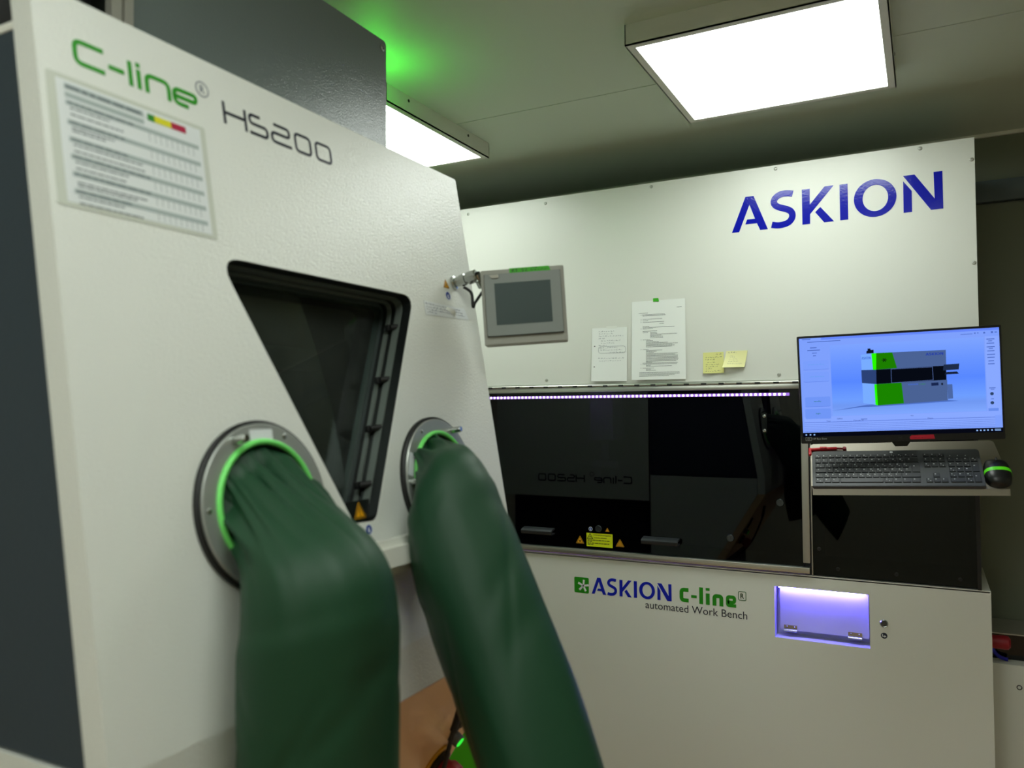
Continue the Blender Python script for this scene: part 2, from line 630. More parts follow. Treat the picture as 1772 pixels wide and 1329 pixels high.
def big_logo(bm, T, M):
    f = lambda p: (T[0] + T[2] * p[0], T[1] + T[3] * p[1])
    for g in (A_, K_, I_, N_):
        for poly in g:
            plate(bm, [f(p) for p in poly], w0=.0001, w1=.0008, M=M)
    plate(bm, circle(*f((-.1335, .6635)), .0612 * T[3], 56, .0628 * T[2]), [circle(*f((-.1325, .6635)), .0425 * T[3], 56, .0375 * T[2])], w0=.0001, w1=.0008, M=M)
    pts = [f(p) for p in S_]
    out = []
    P = [Vector(p) for p in [pts[0]] + pts + [pts[-1]]]
    for i in range(1, len(P) - 2):
        for k in range(4):
            t = k / 4
            a, b_, c, d = P[i - 1], P[i], P[i + 1], P[i + 2]
            out.append(tuple(.5 * (2 * b_ + (c - a) * t + (2 * a - 5 * b_ + 4 * c - d) * t * t + (3 * b_ - a - 3 * c + d) * t ** 3)))
    out.append(pts[-1])
    ribbon(bm, out, .0212 * (T[2] + T[3]) / 2, w0=.0001, w1=.0008, M=M)


b = bm_new(); big_logo(b, (0, 0, 1, 1), FB)
obj('lettering', b, blue, bench, 'large blue capital lettering on the upper panel')

# hinge, rail, led strip
b = bm_new()
box(b, XL, -.375, BY - .003, BY, H + .069, H + .0825)
x = XL
k = 0
while x < -.378:
    x1 = min(x + .0610, -.376)
    if True:
        tube(b, [(x, BY - .005, H + .0745), (x1, BY - .005, H + .0745)], .0052, 12)
    x += .0615
    k += 1
for f in b.faces:
    f.material_index = 0
x = XL + .033
nf0 = len(b.faces)
while x < -.385:
    box(b, x + .004, min(x + .0225, -.378), BY - .0106, BY - .0030, H + .0705, H + .0762)
    x += .0615
for f in list(b.faces)[nf0:]:
    f.material_index = 1
obj('piano_hinge', b, [alu, dark], bench)
b = bm_new(); box(b, XL, -.376, BY - .006, BY + .004, H + .0515, H + .0685, bev=.0012)
obj('door_rail', b, alu, bench)

# glass door and its fittings
door = None
b = bm_new(); box(b, XL, -.372, BY, BY + .006, H - .5425, H + .0510)
door = obj('glass_door', b, glass_b, bench, 'large smoked glass flap')
FG = FB
for x0, x1, z0 in ((-1.4109, -1.2808, -.4955), (-.9240, -.7905, -.5010)):
    b = bm_new()
    prof = [(.0, .0), (.030, .0), (.034, .006), (.034, .012), (.028, .016), (.014, .0195), (.004, .0215), (0, .0215), (0, .016), (.026, .010), (.026, .005), (0, .005)]
    prof = [(p[0], p[1] * 1.1) for p in prof]
    # extruded grip profile (depth, height) along x
    Mx = frame((x0, BY, H + z0), (0, -1, 0), (0, 0, 1), (-1, 0, 0))
    plate(b, prof, w0=0, w1=-(x1 - x0), M=Mx)
    obj('handle', b, mat('handle_black', (40, 43, 46), .4) if 'handle_black' not in MATS else MATS['handle_black'], door)
for x, z in ((-1.0996, -.4627), (-.6114, -.4633), (-.4438, -.3331)):
    b = bm_new()
    M = FB @ Matrix.Translation((x, z, 0))
    lathe(b, [(.0135, 0), (.0135, .003), (.0115, .006), (.0095, .006), (.0095, .0035), (0, .0035)], M, 32)
    mbox(b, M, -.001, .001, -.006, .006, .003, .0055)
    obj('lock', b, mat('lock_chrome', (90, 96, 98), .25, metal=.8) if 'lock_chrome' not in MATS else MATS['lock_chrome'], door)
b = bm_new(); plate(b, rounded(rect(-.499, -.482, -.098, -.030), .004), w0=.0, w1=.003, M=FB)
clip = obj('clip_plate', b, blackg, door)
for z in (-.0404, -.0897):
    b = bm_new()
    lathe(b, [(.0060, .003), (.0058, .0055), (.0028, .0062), (.0025, .004), (0, .004)], FB @ Matrix.Translation((-.4904, z, 0)), 6)
    obj('bolt', b, steel, clip)


def warn_triangle(name, x, z, s, parent, F, sym='star', label=None, border=True):
    h = s * .866
    tri = lambda k: [(x - s / 2 * k, z - h / 3 * k), (x + s / 2 * k, z - h / 3 * k), (x, z + h * 2 / 3 * k)]
    b = bm_new(); plate(b, rounded(tri(1), s * .06), w0=.0002, w1=.0006, M=F)
    o = obj(name, b, signorange, parent, label)
    b = bm_new()
    ribbon(b, tri(.80), s * .055, closed=True, w0=.0006, w1=.0008, M=F)
    if sym == 'star':
        plate(b, circle(x, z - h * .02, s * .09, 16), w0=.0006, w1=.0008, M=F)
        for k in range(8):
            a = k * pi / 4
            ribbon(b, [(x, z - h * .02), (x + s * .16 * math.cos(a), z - h * .02 + s * .16 * math.sin(a))], s * .02, w0=.0006, w1=.0008, M=F)
    elif sym == 'trefoil':
        for k in range(3):
            a = pi / 2 + k * 2 * pi / 3
            ribbon(b, [(x + s * .12 * math.cos(a) + s * .08 * math.cos(t), z - h * .03 + s * .12 * math.sin(a) + s * .08 * math.sin(t)) for t in [a - 2.3 + q * 4.6 / 12 for q in range(13)]], s * .035, w0=.0006, w1=.0008, M=F)
        plate(b, circle(x, z - h * .03, s * .04, 12), w0=.0006, w1=.0008, M=F)
    elif sym == 'bang':
        plate(b, [(x - s * .035, z + h * .30), (x + s * .035, z + h * .30), (x + s * .022, z - h * .02), (x - s * .022, z - h * .02)], w0=.0006, w1=.0008, M=F)
        plate(b, circle(x, z - h * .13, s * .035, 10), w0=.0006, w1=.0008, M=F)
    else:  # hand
        ribbon(b, [(x - s * .14, z - h * .12), (x - s * .02, z + h * .06), (x + s * .16, z - h * .1)], s * .06, w0=.0006, w1=.0008, M=F)
        ribbon(b, [(x - s * .05, z + h * .2), (x + s * .02, z - h * .02)], s * .05, w0=.0006, w1=.0008, M=F)
    obj('symbol', b, signblack, o)
    return o


def round_sign(name, x, z, r, parent, F, label=None):
    b = bm_new(); plate(b, circle(x, z, r, 28), w0=.0002, w1=.0006, M=F)
    o = obj(name, b, signwhite, parent, label)
    b = bm_new(); plate(b, circle(x, z, r * .82, 28), w0=.0006, w1=.0007, M=F)
    obj('blue_field', b, signblue, o)
    b = bm_new()
    plate(b, [(x - r * .28, z - r * .1), (x - r * .05, z + r * .35), (x + r * .12, z + r * .25), (x + r * .2, z - r * .5), (x - r * .15, z - r * .55)], w0=.0007, w1=.0008, M=F)
    obj('pictogram', b, signwhite, o)
    return o


warn_triangle('warning_sticker', -1.1757, -.5130, .0345, door, FB, 'star')
warn_triangle('warning_sticker', -1.0160, -.5145, .0345, door, FB, 'trefoil')
warn_triangle('warning_sticker', -1.0651, -.4670, .0175, door, FB, 'bang')
round_sign('notice_sticker', -1.1323, -.4655, .0078, door, FB)
b = bm_new(); plate(b, rounded(rect(-1.1490, -1.0447, -.5310, -.4805), .0015), w0=.0002, w1=.0006, M=FB)
ys = obj('hazard_sign', b, signyellow, door, 'yellow rectangular warning sign with black print')
b = bm_new()
ribbon(b, [(-1.1455, -.5015), (-1.1235, -.5015), (-1.1345, -.4830)], .0022, closed=True, w0=.0006, w1=.0008, M=FB)
ribbon(b, [(-1.1390, -.4975), (-1.1340, -.4925), (-1.1290, -.4980)], .002, w0=.0006, w1=.0008, M=FB)
text_bm(b, 'Achtung Erfassungsgefahr', -1.1215, -1.0500, -.4900, -.4850, FB, .0006, .0008, offset=.012)
text_bm(b, 'Quetschen aufnehmen', -1.1190, -1.0680, -.5000, -.4945, FB, .0006, .0008, offset=.012)
printline(b, -1.1450, -1.0560, -.5085, .0028, FB, .0006, .0008)
printline(b, -1.1450, -1.1270, -.5135, .0028, FB, .0006, .0008)
printline(b, -1.1450, -1.0580, -.5195, .0028, FB, .0006, .0008)
printline(b, -1.1450, -1.1200, -.5245, .0028, FB, .0006, .0008)
obj('print', b, signblack, ys)

# bottom rail, stile, right-hand fixed glass
b = bm_new()
box(b, XL, -.3515, BY - .014, BY + .01, H - .5615, H - .5430, bev=.002)
box(b, XL, -.3515, BY - .017, BY + .01, H - .5460, H - .5425, bev=.001)
obj('bottom_rail', b, alu, bench)
b = bm_new(); box(b, -.3725, -.3500, BY - .010, BY + .008, H - .5270, H + .0500, bev=.0015)
obj('door_stile', b, alum, bench)
b = bm_new(); box(b, -.3460, -.3420, BY - .006, BY + .01, H - .5660, H + .0, bev=.001)
obj('side_stile', b, alum, bench)
b = bm_new(); box(b, -.3420, .134, BY, BY + .006, H - .5640, H - .0005)
rg = obj('side_glass', b, glass_b, bench, 'black glass panel beneath the keyboard tray')
for x, z in ((-.3225, -.4792), (-.2662, -.5407), (-.0937, -.5419), (.0824, -.5418)):
    b = bm_new()
    lathe(b, [(.0065, 0), (.0065, .002), (.0045, .003), (.003, .001), (0, .001)], FB @ Matrix.Translation((x, z, 0)), 20)
    obj('screw', b, black, rg)
b = bm_new(); box(b, .128, .1385, BY - .002, YB, H - .5690, H + .0)
obj('corner_post', b, black, bench)

# dark cavity behind the glass with a small gripper
b = bm_new()
box(b, XL, .128, YB - .02, YB, H - .569, H + .075)
box(b, XL, .128, BY + .02, YB, H - .575, H - .5690)
box(b, XL, XL + .01, BY + .01, YB, H - .569, H + .075)
box(b, -.37, -.345, BY + .012, YB, H - .569, H + .075)
obj('inner_chamber', b, dark, bench)
b = bm_new()
gx, gy = -1.155, 3.02
box(b, gx - .05, gx + .05, gy - .04, gy + .1, H - .14, H + .075, bev=.006)
tube(b, [(gx, gy, H - .14), (gx, gy, H - .215)], .016, 16)
box(b, gx - .05, gx + .05, gy - .02, gy + .02, H - .250, H - .225, bev=.004)
for s in (-1, 1):
    box(b, gx + s * .03 - .008, gx + s * .03 + .008, gy - .01, gy + .01, H - .30, H - .24, bev=.003)
obj('gripper', b, mat('gripper_grey', (120, 126, 128), .4), bench)
b = bm_new(); box(b, XL + .02, -.410, BY + .010, BY + .016, H + .0285, H + .0385)
lt = obj('led_strip', b, ledtape, bench, 'violet LED light strip under the hinge')
b = bm_new()
x = XL + .03
while x < -.424:
    plate(b, rounded(rect(x, x + .0082, .0292, .0378), .003, 3), w0=-.0099, w1=-.0090, M=FB)
    x += .0158
obj('led_dots', b, ledglow, lt)

# lower cabinet with the lit hatch
b = bm_new()
box(b, XL, XR2, YB - .02, YB, .0, H - .5750)
box(b, XL, XL + .004, BY, YB, 0, H - .5750)
box(b, XR2 - .004, XR2, BY + .001, YB, 0, H - .5750)
box(b, XL, XR2, BY + .0, YB, H - .5790, H - .5695, bev=.003)
obj('lower_cabinet', b, powder_b, bench)
gx0, gx1 = -1.42, -1.355
b = bm_new()
plate(b, [(gx0, -.5700), (XR2, -.5700), (XR2, -1.58), (gx1, -1.58)], [rect(-.4675, -.1745, -.7860, -.6150)], w0=-.004, w1=0, M=FB)
obj('lower_front_panel', b, powder_b, bench)
b = bm_new(); plate(b, [(XL, -.5700), (gx0 - .002, -.5700), (gx1 - .002, -1.58), (XL, -1.58)], w0=-.004, w1=0, M=FB)
obj('lower_green_panel', b, greenpanel, bench, 'green lower front panel at the left end')
hx0, hx1, hz0, hz1, hd = -.4675, -.1745, -.7860, -.6150, .036
b = bm_new()
for a in ((hx0 - .004, hx0, hz0, hz1), (hx1, hx1 + .004, hz0, hz1), (hx0, hx1, hz0 - .004, hz0), (hx0, hx1, hz1, hz1 + .004)):
    box(b, a[0], a[1], BY + .003, BY + .07, H + a[2], H + a[3])
box(b, hx0, hx1, BY + .066, BY + .07, H + hz0, H + hz1)
hatch = obj('hatch_recess', b, hatchm, bench, 'recess lit violet in the lower front')
b = bm_new(); plate(b, rounded(rect(hx0 + .013, hx1 - .004, hz0 + .022, hz1 - .002), .006), w0=-.034, w1=-.030, M=FB)
hd_ = obj('hatch_door', b, hatchm, hatch)
for xx in (hx0 + .046, hx1 - .046):
    b = bm_new()
    plate(b, rect(xx - .021, xx + .021, hz0 + .026, hz0 + .038), w0=-.030, w1=-.0285, M=FB)
    tube(b, [(xx - .021, BY + .027, H + hz0 + .020), (xx + .021, BY + .027, H + hz0 + .020)], .004, 12)
    for s in (-.012, .012):
        lathe(b, [(.003, 0), (.002, .0015), (0, .002)], FB @ Matrix.Translation((xx + s, hz0 + .032, -.0285)), 10)
    obj('hatch_hinge', b, steel, hd_)
b = bm_new(); box(b, hx0 + .012, hx1 - .012, BY + .010, BY + .022, H + hz1 - .005, H + hz1 - .001)
obj('hatch_light', b, hatchglow, hatch, 'violet light bar at the top of the recess')
b = bm_new()
M = FB @ Matrix.Translation((-.1327, -.7008, 0))
lathe(b, [(.0125, 0), (.0125, .003), (.0100, .006), (.0090, .005)], M, 32)
pb = obj('push_button', b, steel, bench)
b = bm_new(); lathe(b, [(.0090, .004), (.0085, .0055), (0, .006)], M, 24)
obj('button_cap', b, mat('button_cap', (70, 70, 66), .35), pb)
b = bm_new(); plate(b, circle(-.1331, -.7392, .0095, 28), w0=.0002, w1=.0006, M=FB)
an = obj('arrow_sticker', b, mat('sticker_navy', (22, 34, 56), .4), bench, 'small round dark sticker with white arrow')
b = bm_new()
ribbon(b, [(-.1375, -.7345), (-.1375, -.7415), (-.1315, -.7415)], .0018, w0=.0006, w1=.0008, M=FB)
plate(b, [(-.1325, -.7375), (-.1325, -.7450), (-.1268, -.7412)], w0=.0006, w1=.0008, M=FB)
obj('arrow', b, signwhite, an)
# small screw head on the right flank
b = bm_new(); lathe(b, [(.008, 0), (.008, .003), (.005, .006), (0, .006)], frame((XR2, 2.95, H - .69), (0, 1, 0), (0, 0, 1), (1, 0, 0)), 16)
obj('screw', b, screwm, bench)

# small logo line
b = bm_new(); plate(b, rounded(rect(-1.2008, -1.1420, -.7090, -.6505), .005), w0=.0001, w1=.0006, M=FB)
lg = obj('logo_square', b, greenp, bench, 'small green square with white star')
b = bm_new()
for a in (92, 20, -52, -124, 164):
    a = math.radians(a - 10)
    ca, sa = math.cos(a), math.sin(a)
    cx, cy = -1.1645, -.6815
    p, q = .003, .0225
    plate(b, [(cx - sa * -.0030, cy + ca * -.0030), (cx - sa * .0030, cy + ca * .0030), (cx + ca * q - sa * .0042, cy + sa * q + ca * .0042), (cx + ca * q + sa * .0042, cy + sa * q - ca * .0042)], w0=.0006, w1=.0009, M=FB)
obj('star', b, signwhite, lg)
b = bm_new()
sx = (.8230 - 1.1303) / (-.590 - .0595)
sx = (1.1303 - .8230) / (.0595 + .590)
sz = (.7070 - .6455) / (.7215 - .6010)
big_logo(b, (-1.1303 + .590 * sx, -.7065 - .6010 * sz, sx, sz), FB)
obj('lettering', b, blue2, bench, 'small blue capital lettering on the lower panel')
b = bm_new()
W = .0135
R_ = lambda pts, r=.007, **k: ribbon(b, pts, k.pop('w', W), r=r, M=FB, w0=.0001, w1=.0006, **k)
R_([(-.7612, -.6580), (-.7870, -.6580), (-.7870, -.6950), (-.7612, -.6950)], .010)
R_([(-.7521, -.6790), (-.7322, -.6790)], 0, w=.010)
R_([(-.7165, -.6440), (-.7165, -.7025)], 0)
R_([(-.6933, -.6630), (-.6933, -.7025)], 0)
R_([(-.6933, -.6440), (-.6933, -.6535)], 0)
R_([(-.6700, -.7028), (-.6700, -.6690), (-.6460, -.6690), (-.6460, -.7028)], .008)
R_([(-.5955, -.6965), (-.6245, -.6965), (-.6245, -.6670), (-.6010, -.6670), (-.6010, -.6850), (-.6245, -.6850)], .007, w=.0115)
obj('lettering', b, greenp, bench, 'small green lettering on the lower panel')
b = bm_new()
ribbon(b, rounded(rect(-.5872, -.5618, -.6745, -.6450), .005), .0022, closed=True, M=FB, w0=.0001, w1=.0006)
text_bm(b, 'R', -.5805, -.5685, -.6685, -.6510, FB, .0001, .0006, offset=.02)
text_bm(b, 'R', -.5805, -.5685, -.6685, -.6510, FB, .0001, .0006)
obj('registered_mark', b, mat('mark_green', (24, 92, 24), .4), bench)
b = bm_new(); text_bm(b, 'automated Work Bench', -.9208, -.5585, -.7385, -.7125, FB, .0001, .0006)
obj('lettering', b, inkdark, bench, 'thin dark lettering on the lower panel')

# stop button on the right flank
b = bm_new()
M = frame((XR2, 3.0, H - .770), (0, 1, 0), (0, 0, 1), (1, 0, 0))
lathe(b, [(0, 0), (.024, 0), (.024, .010), (.022, .011), (0, .011)], M, 32)
es = obj('stop_button', b, estopyel, bench, 'red stop button on the right flank')
b = bm_new(); lathe(b, [(.021, .011), (.0215, .020), (.0225, .045), (.021, .056), (.014, .062), (0, .063)], M, 32)
obj('button_head', b, estopred, es)

# =============================================== papers on the bench front


def sheet(name, label, cat, x0, x1, z0, z1, m, tilt=0.0, group=None, curl=.0, off=.0012, shear=0.0, rows=10):
    cx, cz = (x0 + x1) / 2, (z0 + z1) / 2
    M = FB @ Matrix.Translation((cx, cz, off)) @ Matrix.Rotation(tilt, 4, 'Z')
    t = thing(name, label, cat, M, group)
    b = bm_new()
    hw, hh = (x1 - x0) / 2, (z1 - z0) / 2
    grid = []
    for j in range(rows + 1):
        v = j / rows
        row = []
        for i in range(9):
            uu = i / 8
            yy = -hh + 2 * hh * v
            c = curl * ((1 - v) ** 2.0) * (0.7 + 0.3 * math.cos(3.0 * uu)) + .0006 * math.sin(5 * uu + 3 * v)
            row.append(b.verts.new((-hw + 2 * hw * uu + shear * (yy - hh), yy, c + .0006)))
        grid.append(row)
    for j in range(rows):
        for i in range(8):
            b.faces.new((grid[j][i], grid[j][i + 1], grid[j + 1][i + 1], grid[j + 1][i]))
    e = bmesh.ops.extrude_face_region(b, geom=list(b.faces))
    bmesh.ops.translate(b, verts=[g for g in e['geom'] if isinstance(g, bmesh.types.BMVert)], vec=(0, 0, -.0004))
    bmesh.ops.recalc_face_normals(b, faces=b.faces)
    obj('sheet', b, m, t, world=False)

    def place(bm):
        for v in bm.verts:
            vv = (v.co.y + hh) / (2 * hh)
            uu = (v.co.x - shear * (v.co.y - hh) + hw) / (2 * hw)
            v.co.z += curl * ((1 - vv) ** 2.0) * (0.7 + 0.3 * math.cos(3.0 * uu)) + .0006 * math.sin(5 * uu + 3 * vv) + .0006
        return bm
    return t, hw, hh, place


I4 = Matrix.Identity(4)
t, hw, hh, pl = sheet('paper_note', 'white handwritten sheet taped to the bench, left of the printed page', 'paper note', -1.1180, -.9790, .0905, .2915, paper, tilt=-.012, curl=.010)
b = bm_new()
yy = hh - .014
for k, (a, c) in enumerate(((.026, .09), (.028, .085), (.028, .13), (.026, .055), (.036, .115), (.036, .09), (.028, .065), (.03, .105), (.034, .12), (.07, .13))):
    scribble(b, -hw + a, -hw + min(c, .132), yy, .0050, I4)
    yy -= .0088
for a, c in ((.026, .128), (.03, .115)):
    yy -= .0095
    scribble(b, -hw + a, -hw + c, yy - .004, .0050, I4)
ribbon(b, rounded(rect(-hw + .026, -hw + .134, hh - .0955, hh - .070), .011), .0006, closed=True, w0=.0003, w1=.0005)
obj('handwriting', pl(b), inkpen, t, world=False)
for z in (.02, -.058):
    b = bm_new()
    plate(b, circle(-hw + .011, z + .012, .0022, 14), w0=.0003, w1=.0005)
    obj('punch_hole', pl(b), signblack, t, world=False)
b = bm_new(); plate(b, rect(-.012, .030, hh - .004, hh + .006), w0=.0008, w1=.0011)
obj('clear_tape', b, tapeclear, t, world=False)

t, hw, hh, pl = sheet('paper_sheet', 'white printed page under a green tape square on the bench front', 'printed page', -.9590, -.7585, .0925, .3820, paper, tilt=.0, curl=.012)
b = bm_new()
lines = [(.170, .188, .030), (.027, .062, .045), (.040, .125, .0515), (.042, .128, .0555), (.042, .115, .068), (.042, .062, .0735), (.042, .122, .079), (.105, .122, .086),
         (.042, .066, .095), (.042, .160, .0985), (.042, .080, .103), (.042, .096, .112), (.042, .062, .117), (.070, .094, .117), (.070, .096, .121), (.070, .170, .1245), (.070, .112, .1285), (.070, .118, .1325), (.070, .118, .1365),
         (.042, .070, .1435), (.055, .080, .1475), (.055, .102, .1515), (.055, .135, .155), (.055, .172, .159), (.055, .152, .163), (.055, .160, .1665), (.055, .152, .170),
         (.042, .064, .179), (.055, .115, .183), (.055, .094, .187), (.055, .085, .191), (.055, .172, .195), (.055, .162, .199), (.055, .172, .203), (.055, .172, .207), (.055, .172, .211), (.055, .175, .215), (.055, .172, .219), (.055, .166, .223), (.055, .078, .227), (.042, .172, .2295),
         (.042, .168, .2335), (.055, .072, .2375), (.055, .150, .241), (.042, .084, .2475), (.055, .074, .252), (.055, .092, .256), (.030, .178, .2635), (.030, .178, .268), (.030, .160, .2725), (.030, .140, .277)]
b2_ = bm_new()
printline(b2_, -hw + .170, -hw + .188, hh - .030, .0013, I4)
obj('date_print', pl(b2_), inkprint, t, world=False)
for a, c, y in lines[1:]:
    printline(b, -hw + a, -hw + c, hh - y, .0013, I4)
for y in (.0525, .0685, .0735, .079, .103, .1435, .179, .2335, .2475):
    plate(b, circle(-hw + .036, hh - y + .001, .0011, 8), w0=.0003, w1=.0005)
obj('print', pl(b), inkprint, t, world=False)
b = bm_new(); plate(b, [(-.018, hh - .004), (.004, hh - .005), (.002, hh + .008), (-.018, hh + .008)], w0=.0012, w1=.0015)
obj('green_tape', b, tapegreen, t, world=False)
b = bm_new(); plate(b, [(hw - .018, hh - .001), (hw - .0005, hh - .001), (hw - .0005, hh - .014)], w0=.0014, w1=.0020)
obj('folded_corner', b, paper, t, world=False)

t, hw, hh, pl = sheet('sticky_note', 'darker yellow sticky note with dense handwriting, the left of the two', 'sticky note', -.6965, -.6245, .1105, .1845, postit, tilt=.01, curl=.006, group='sticky notes on the bench front')
b = bm_new()
for y, a, c in ((.008, .045, .068), (.018, .008, .066), (.026, .008, .04), (.036, .015, .045), (.044, .010, .060), (.051, .010, .055), (.058, .010, .035), (.067, .008, .062)):
    scribble(b, -hw + a, -hw + c, hh - y, .0046, I4, .0007)
obj('handwriting', pl(b), inkprint, t, world=False)
t, hw, hh, pl = sheet('sticky_note', 'pale yellow sticky note lifting off the bench, the right of the two', 'sticky note', -.6155, -.5425, .1290, .1865, postitl, tilt=.0, curl=.022, shear=.18, group='sticky notes on the bench front')
b = bm_new()
scribble(b, -hw + .006, -hw + .036, hh - .006, .005, I4, .0008)
for y, a, c in ((.018, .012, .028), (.023, .014, .030), (.029, .010, .040), (.037, .008, .040), (.045, .006, .055)):
    scribble(b, -hw + a, -hw + c, hh - y, .0035, I4, .0004)
obj('handwriting', pl(b), inkpen, t, world=False)

# ============================================================== GLOVE BOX
K0 = Vector((-.7324, 0, H - .3748))
ED = Vector((-.169, 0, .9856)); ND = Vector((.9856, 0, .169))
FH = frame(K0, (0, 1, 0), ED, ND)         # glove-box front: local x = world y, local y up the slope, z outwards
gbx = thing('glove_box', 'tall white glove box with slanted window front and two dark green sleeves', 'glove box', (-1.5, .98, 0))
PY0, PY1, PU = .5245, 1.4306, .8705
win = rounded([(.7480, .5870), (1.2045, .5870), (1.0065, .2010), (.9515, .2030)], [.026, .022, .020, .006], 8)
# ports
PC = ((.775, .250), (1.195, .248))
holes = [win] + [circle(y, u, .0860, 64) for y, u in PC]
b = bm_new()
plate(b, rounded(rect(PY0, PY1, 0, PU), [.0, .0, .004, .004]), holes, w0=-.036, w1=0, M=FH)
bmesh.ops.remove_doubles(b, verts=b.verts, dist=1e-5)
fp = obj('front_panel', b, powder, gbx, 'slanted white front panel')
# skirt under the panel
b = bm_new()
FY = frame((0, PY0, H), (1, 0, 0), (0, 0, 1), (0, -1, 0))
plate(b, [(-.7324, -.3748), (-.7330, -.4580), (-.7700, -.4580), (-.7690, -.3690)], w0=0, w1=-(PY1 - PY0), M=FY)
obj('lower_skirt', b, powder, gbx)
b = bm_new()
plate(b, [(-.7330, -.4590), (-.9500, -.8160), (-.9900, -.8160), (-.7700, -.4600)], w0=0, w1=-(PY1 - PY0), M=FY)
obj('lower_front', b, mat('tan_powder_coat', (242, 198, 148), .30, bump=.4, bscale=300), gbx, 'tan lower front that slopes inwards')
# side cheeks
for yy, s in ((.530, 1), (1.428, -1)):
    b = bm_new()
    F = frame((0, yy, H), (1, 0, 0), (0, 0, 1), (0, -1, 0))
    w = -.012 * s
    cheek = [(-.7720, -.3770), (-1.335, -.3770), (-1.335, .4350), (-.9110, .4350)]
    plate(b, cheek, w0=0, w1=w, M=F)
    obj('side_panel', b, slate, gbx, 'dark slate side panel')
    b = bm_new()
    plate(b, [(-.7720, -.3800), (-.7720, -.4600), (-.9900, -.8160), (-1.335, -.8160), (-1.335, -.3800)], w0=.003 if s > 0 else -.003, w1=w, M=F)
    obj('side_base', b, powder, gbx)
# dark centre of the box
b = bm_new()
box(b, -1.30, -1.29, .545, 1.415, H - .80, H + .43)
box(b, -1.30, -.95, .545, 1.415, H - .40, H - .39)
obj('back_liner', b, dark, gbx)
# top cover
b = bm_new(); box(b, -2.25, -.9130, PY0 + .004, PY1, H + .4350, H + .4460, bev=.003)
obj('top_cover', b, white, gbx)
# rear housing
b = bm_new()
F = frame((0, .530, H), (1, 0, 0), (0, 0, 1), (0, -1, 0))
arc = [(-1.345, -.520), (-1.345, .434), (-1.95, .434)] + [(-1.95 - .33 * math.sin(a), .104 + .33 * math.cos(a)) for a in [k * pi / 2 / 10 for k in range(1, 11)]] + [(-2.28, -.520)]
plate(b, arc, w0=0, w1=-.898, M=F)
obj('rear_housing', b, powder, gbx)
# base / plinth
b = bm_new(); box(b, -2.20, -1.00, .60, 1.36, 0, H - .520, bev=.004)
box(b, -1.34, -.96, .545, 1.415, H - .83, H - .812)
obj('plinth', b, dark, gbx)
# grey upper cabinet
b = bm_new()
FX = frame((-1.060, 0, H), (0, 1, 0), (0, 0, 1), (1, 0, 0))
plate(b, rounded(rect(.790, 1.4310, .430, .8200), [0, 0, .012, 0]), w0=-.004, w1=0, M=FX)
uc = obj('upper_cabinet', b, greypow, gbx, 'grey upper cabinet set back above the front panel')
b = bm_new(); box(b, -1.90, -1.066, .795, 1.425, H + .447, H + .815)
obj('cabinet_body', b, greypow, uc)
b = bm_new(); plate(b, rect(.752, .768, .430, .820), w0=-.010, w1=.004, M=FX); plate(b, rect(.774, .789, .430, .820), w0=-.010, w1=.004, M=FX); plate(b, rect(.768, .774, .430, .820), w0=-.010, w1=-.002, M=FX)
obj('edge_profile', b, alum, uc, 'pale aluminium edge profile')
b = bm_new(); lathe(b, [(.0075, 0), (.0075, .002), (.0055, .0035), (.0040, .0035), (.0035, .001), (0, .001)], FX @ Matrix.Translation((1.4160, .8011, 0)), 24)
obj('screw', b, steel, uc)
b = bm_new(); box(b, -1.85, -1.10, .545, .750, H + .447, H + .85, bev=.004)
obj('rear_duct', b, black, gbx)

# window reveal: dark gasket tube of the window outline, pane, profile strips and clips


def outline_strip(bm, pts, w0, w1, M, inset0=0.0, inset1=0.0):
    c = Vector((sum(p[0] for p in pts) / len(pts), sum(p[1] for p in pts) / len(pts)))
    t = bm_new()
    n = len(pts)
    L0, R0 = ribbon_pts(pts, 2 * inset0 + 1e-9, True)
    L1, R1 = ribbon_pts(pts, 2 * inset1 + 1e-9, True)
    inn = (lambda L, R: L if (L[0] - c).length < (R[0] - c).length else R)
    A, B = inn(L0, R0), inn(L1, R1)
    a = [t.verts.new((p.x, p.y, w0)) for p in A]
    b2 = [t.verts.new((p.x, p.y, w1)) for p in B]
    for i in range(n):
        j = (i + 1) % n
        t.faces.new((a[i], a[j], b2[j], b2[i]))
    bmesh.ops.recalc_face_normals(t, faces=t.faces)
    join(bm, t, M)


b = bm_new()
outline_strip(b, win, -.0005, -.036, FH, .0015, .0015)
outline_strip(b, win, -.036, -.069, FH, .0015, .0015)
wf = obj('window_frame', b, darkrub, gbx, 'deep dark window reveal')
b = bm_new()
ribbon(b, win, .006, closed=True, w0=-.034, w1=-.020, M=FH)
ribbon(b, win, .010, closed=True, w0=-.052, w1=-.044, M=FH)
obj('gasket', b, mat('grey_profile', (96, 104, 98), .4), wf)
b = bm_new()
ribbon(b, win, .016, closed=True, w0=-.0690, w1=-.0630, M=FH)
obj('pane_frame', b, mat('pane_frame', (66, 76, 74), .35), wf)
b = bm_new(); plate(b, win, w0=-.0670, w1=-.0640, M=FH)
obj('window_pane', b, glass_h, wf, 'dark window pane')
for f in (.08, .36, .60, .86):
    y, u = 1.1975 + (1.0100 - 1.1975) * f, .5600 + (.2100 - .5600) * f
    b = bm_new()
    M = FH @ Matrix.Translation((y - .008, u, -.030))
    tube(b, [M @ Vector((.006, 0, .006)), M @ Vector((-.010, 0, -.004))], .0055, 12)
    mbox(b, M, -.014, .006, -.006, .006, -.014, -.004, bev=.002)
    obj('window_clip', b, rubber, wf)
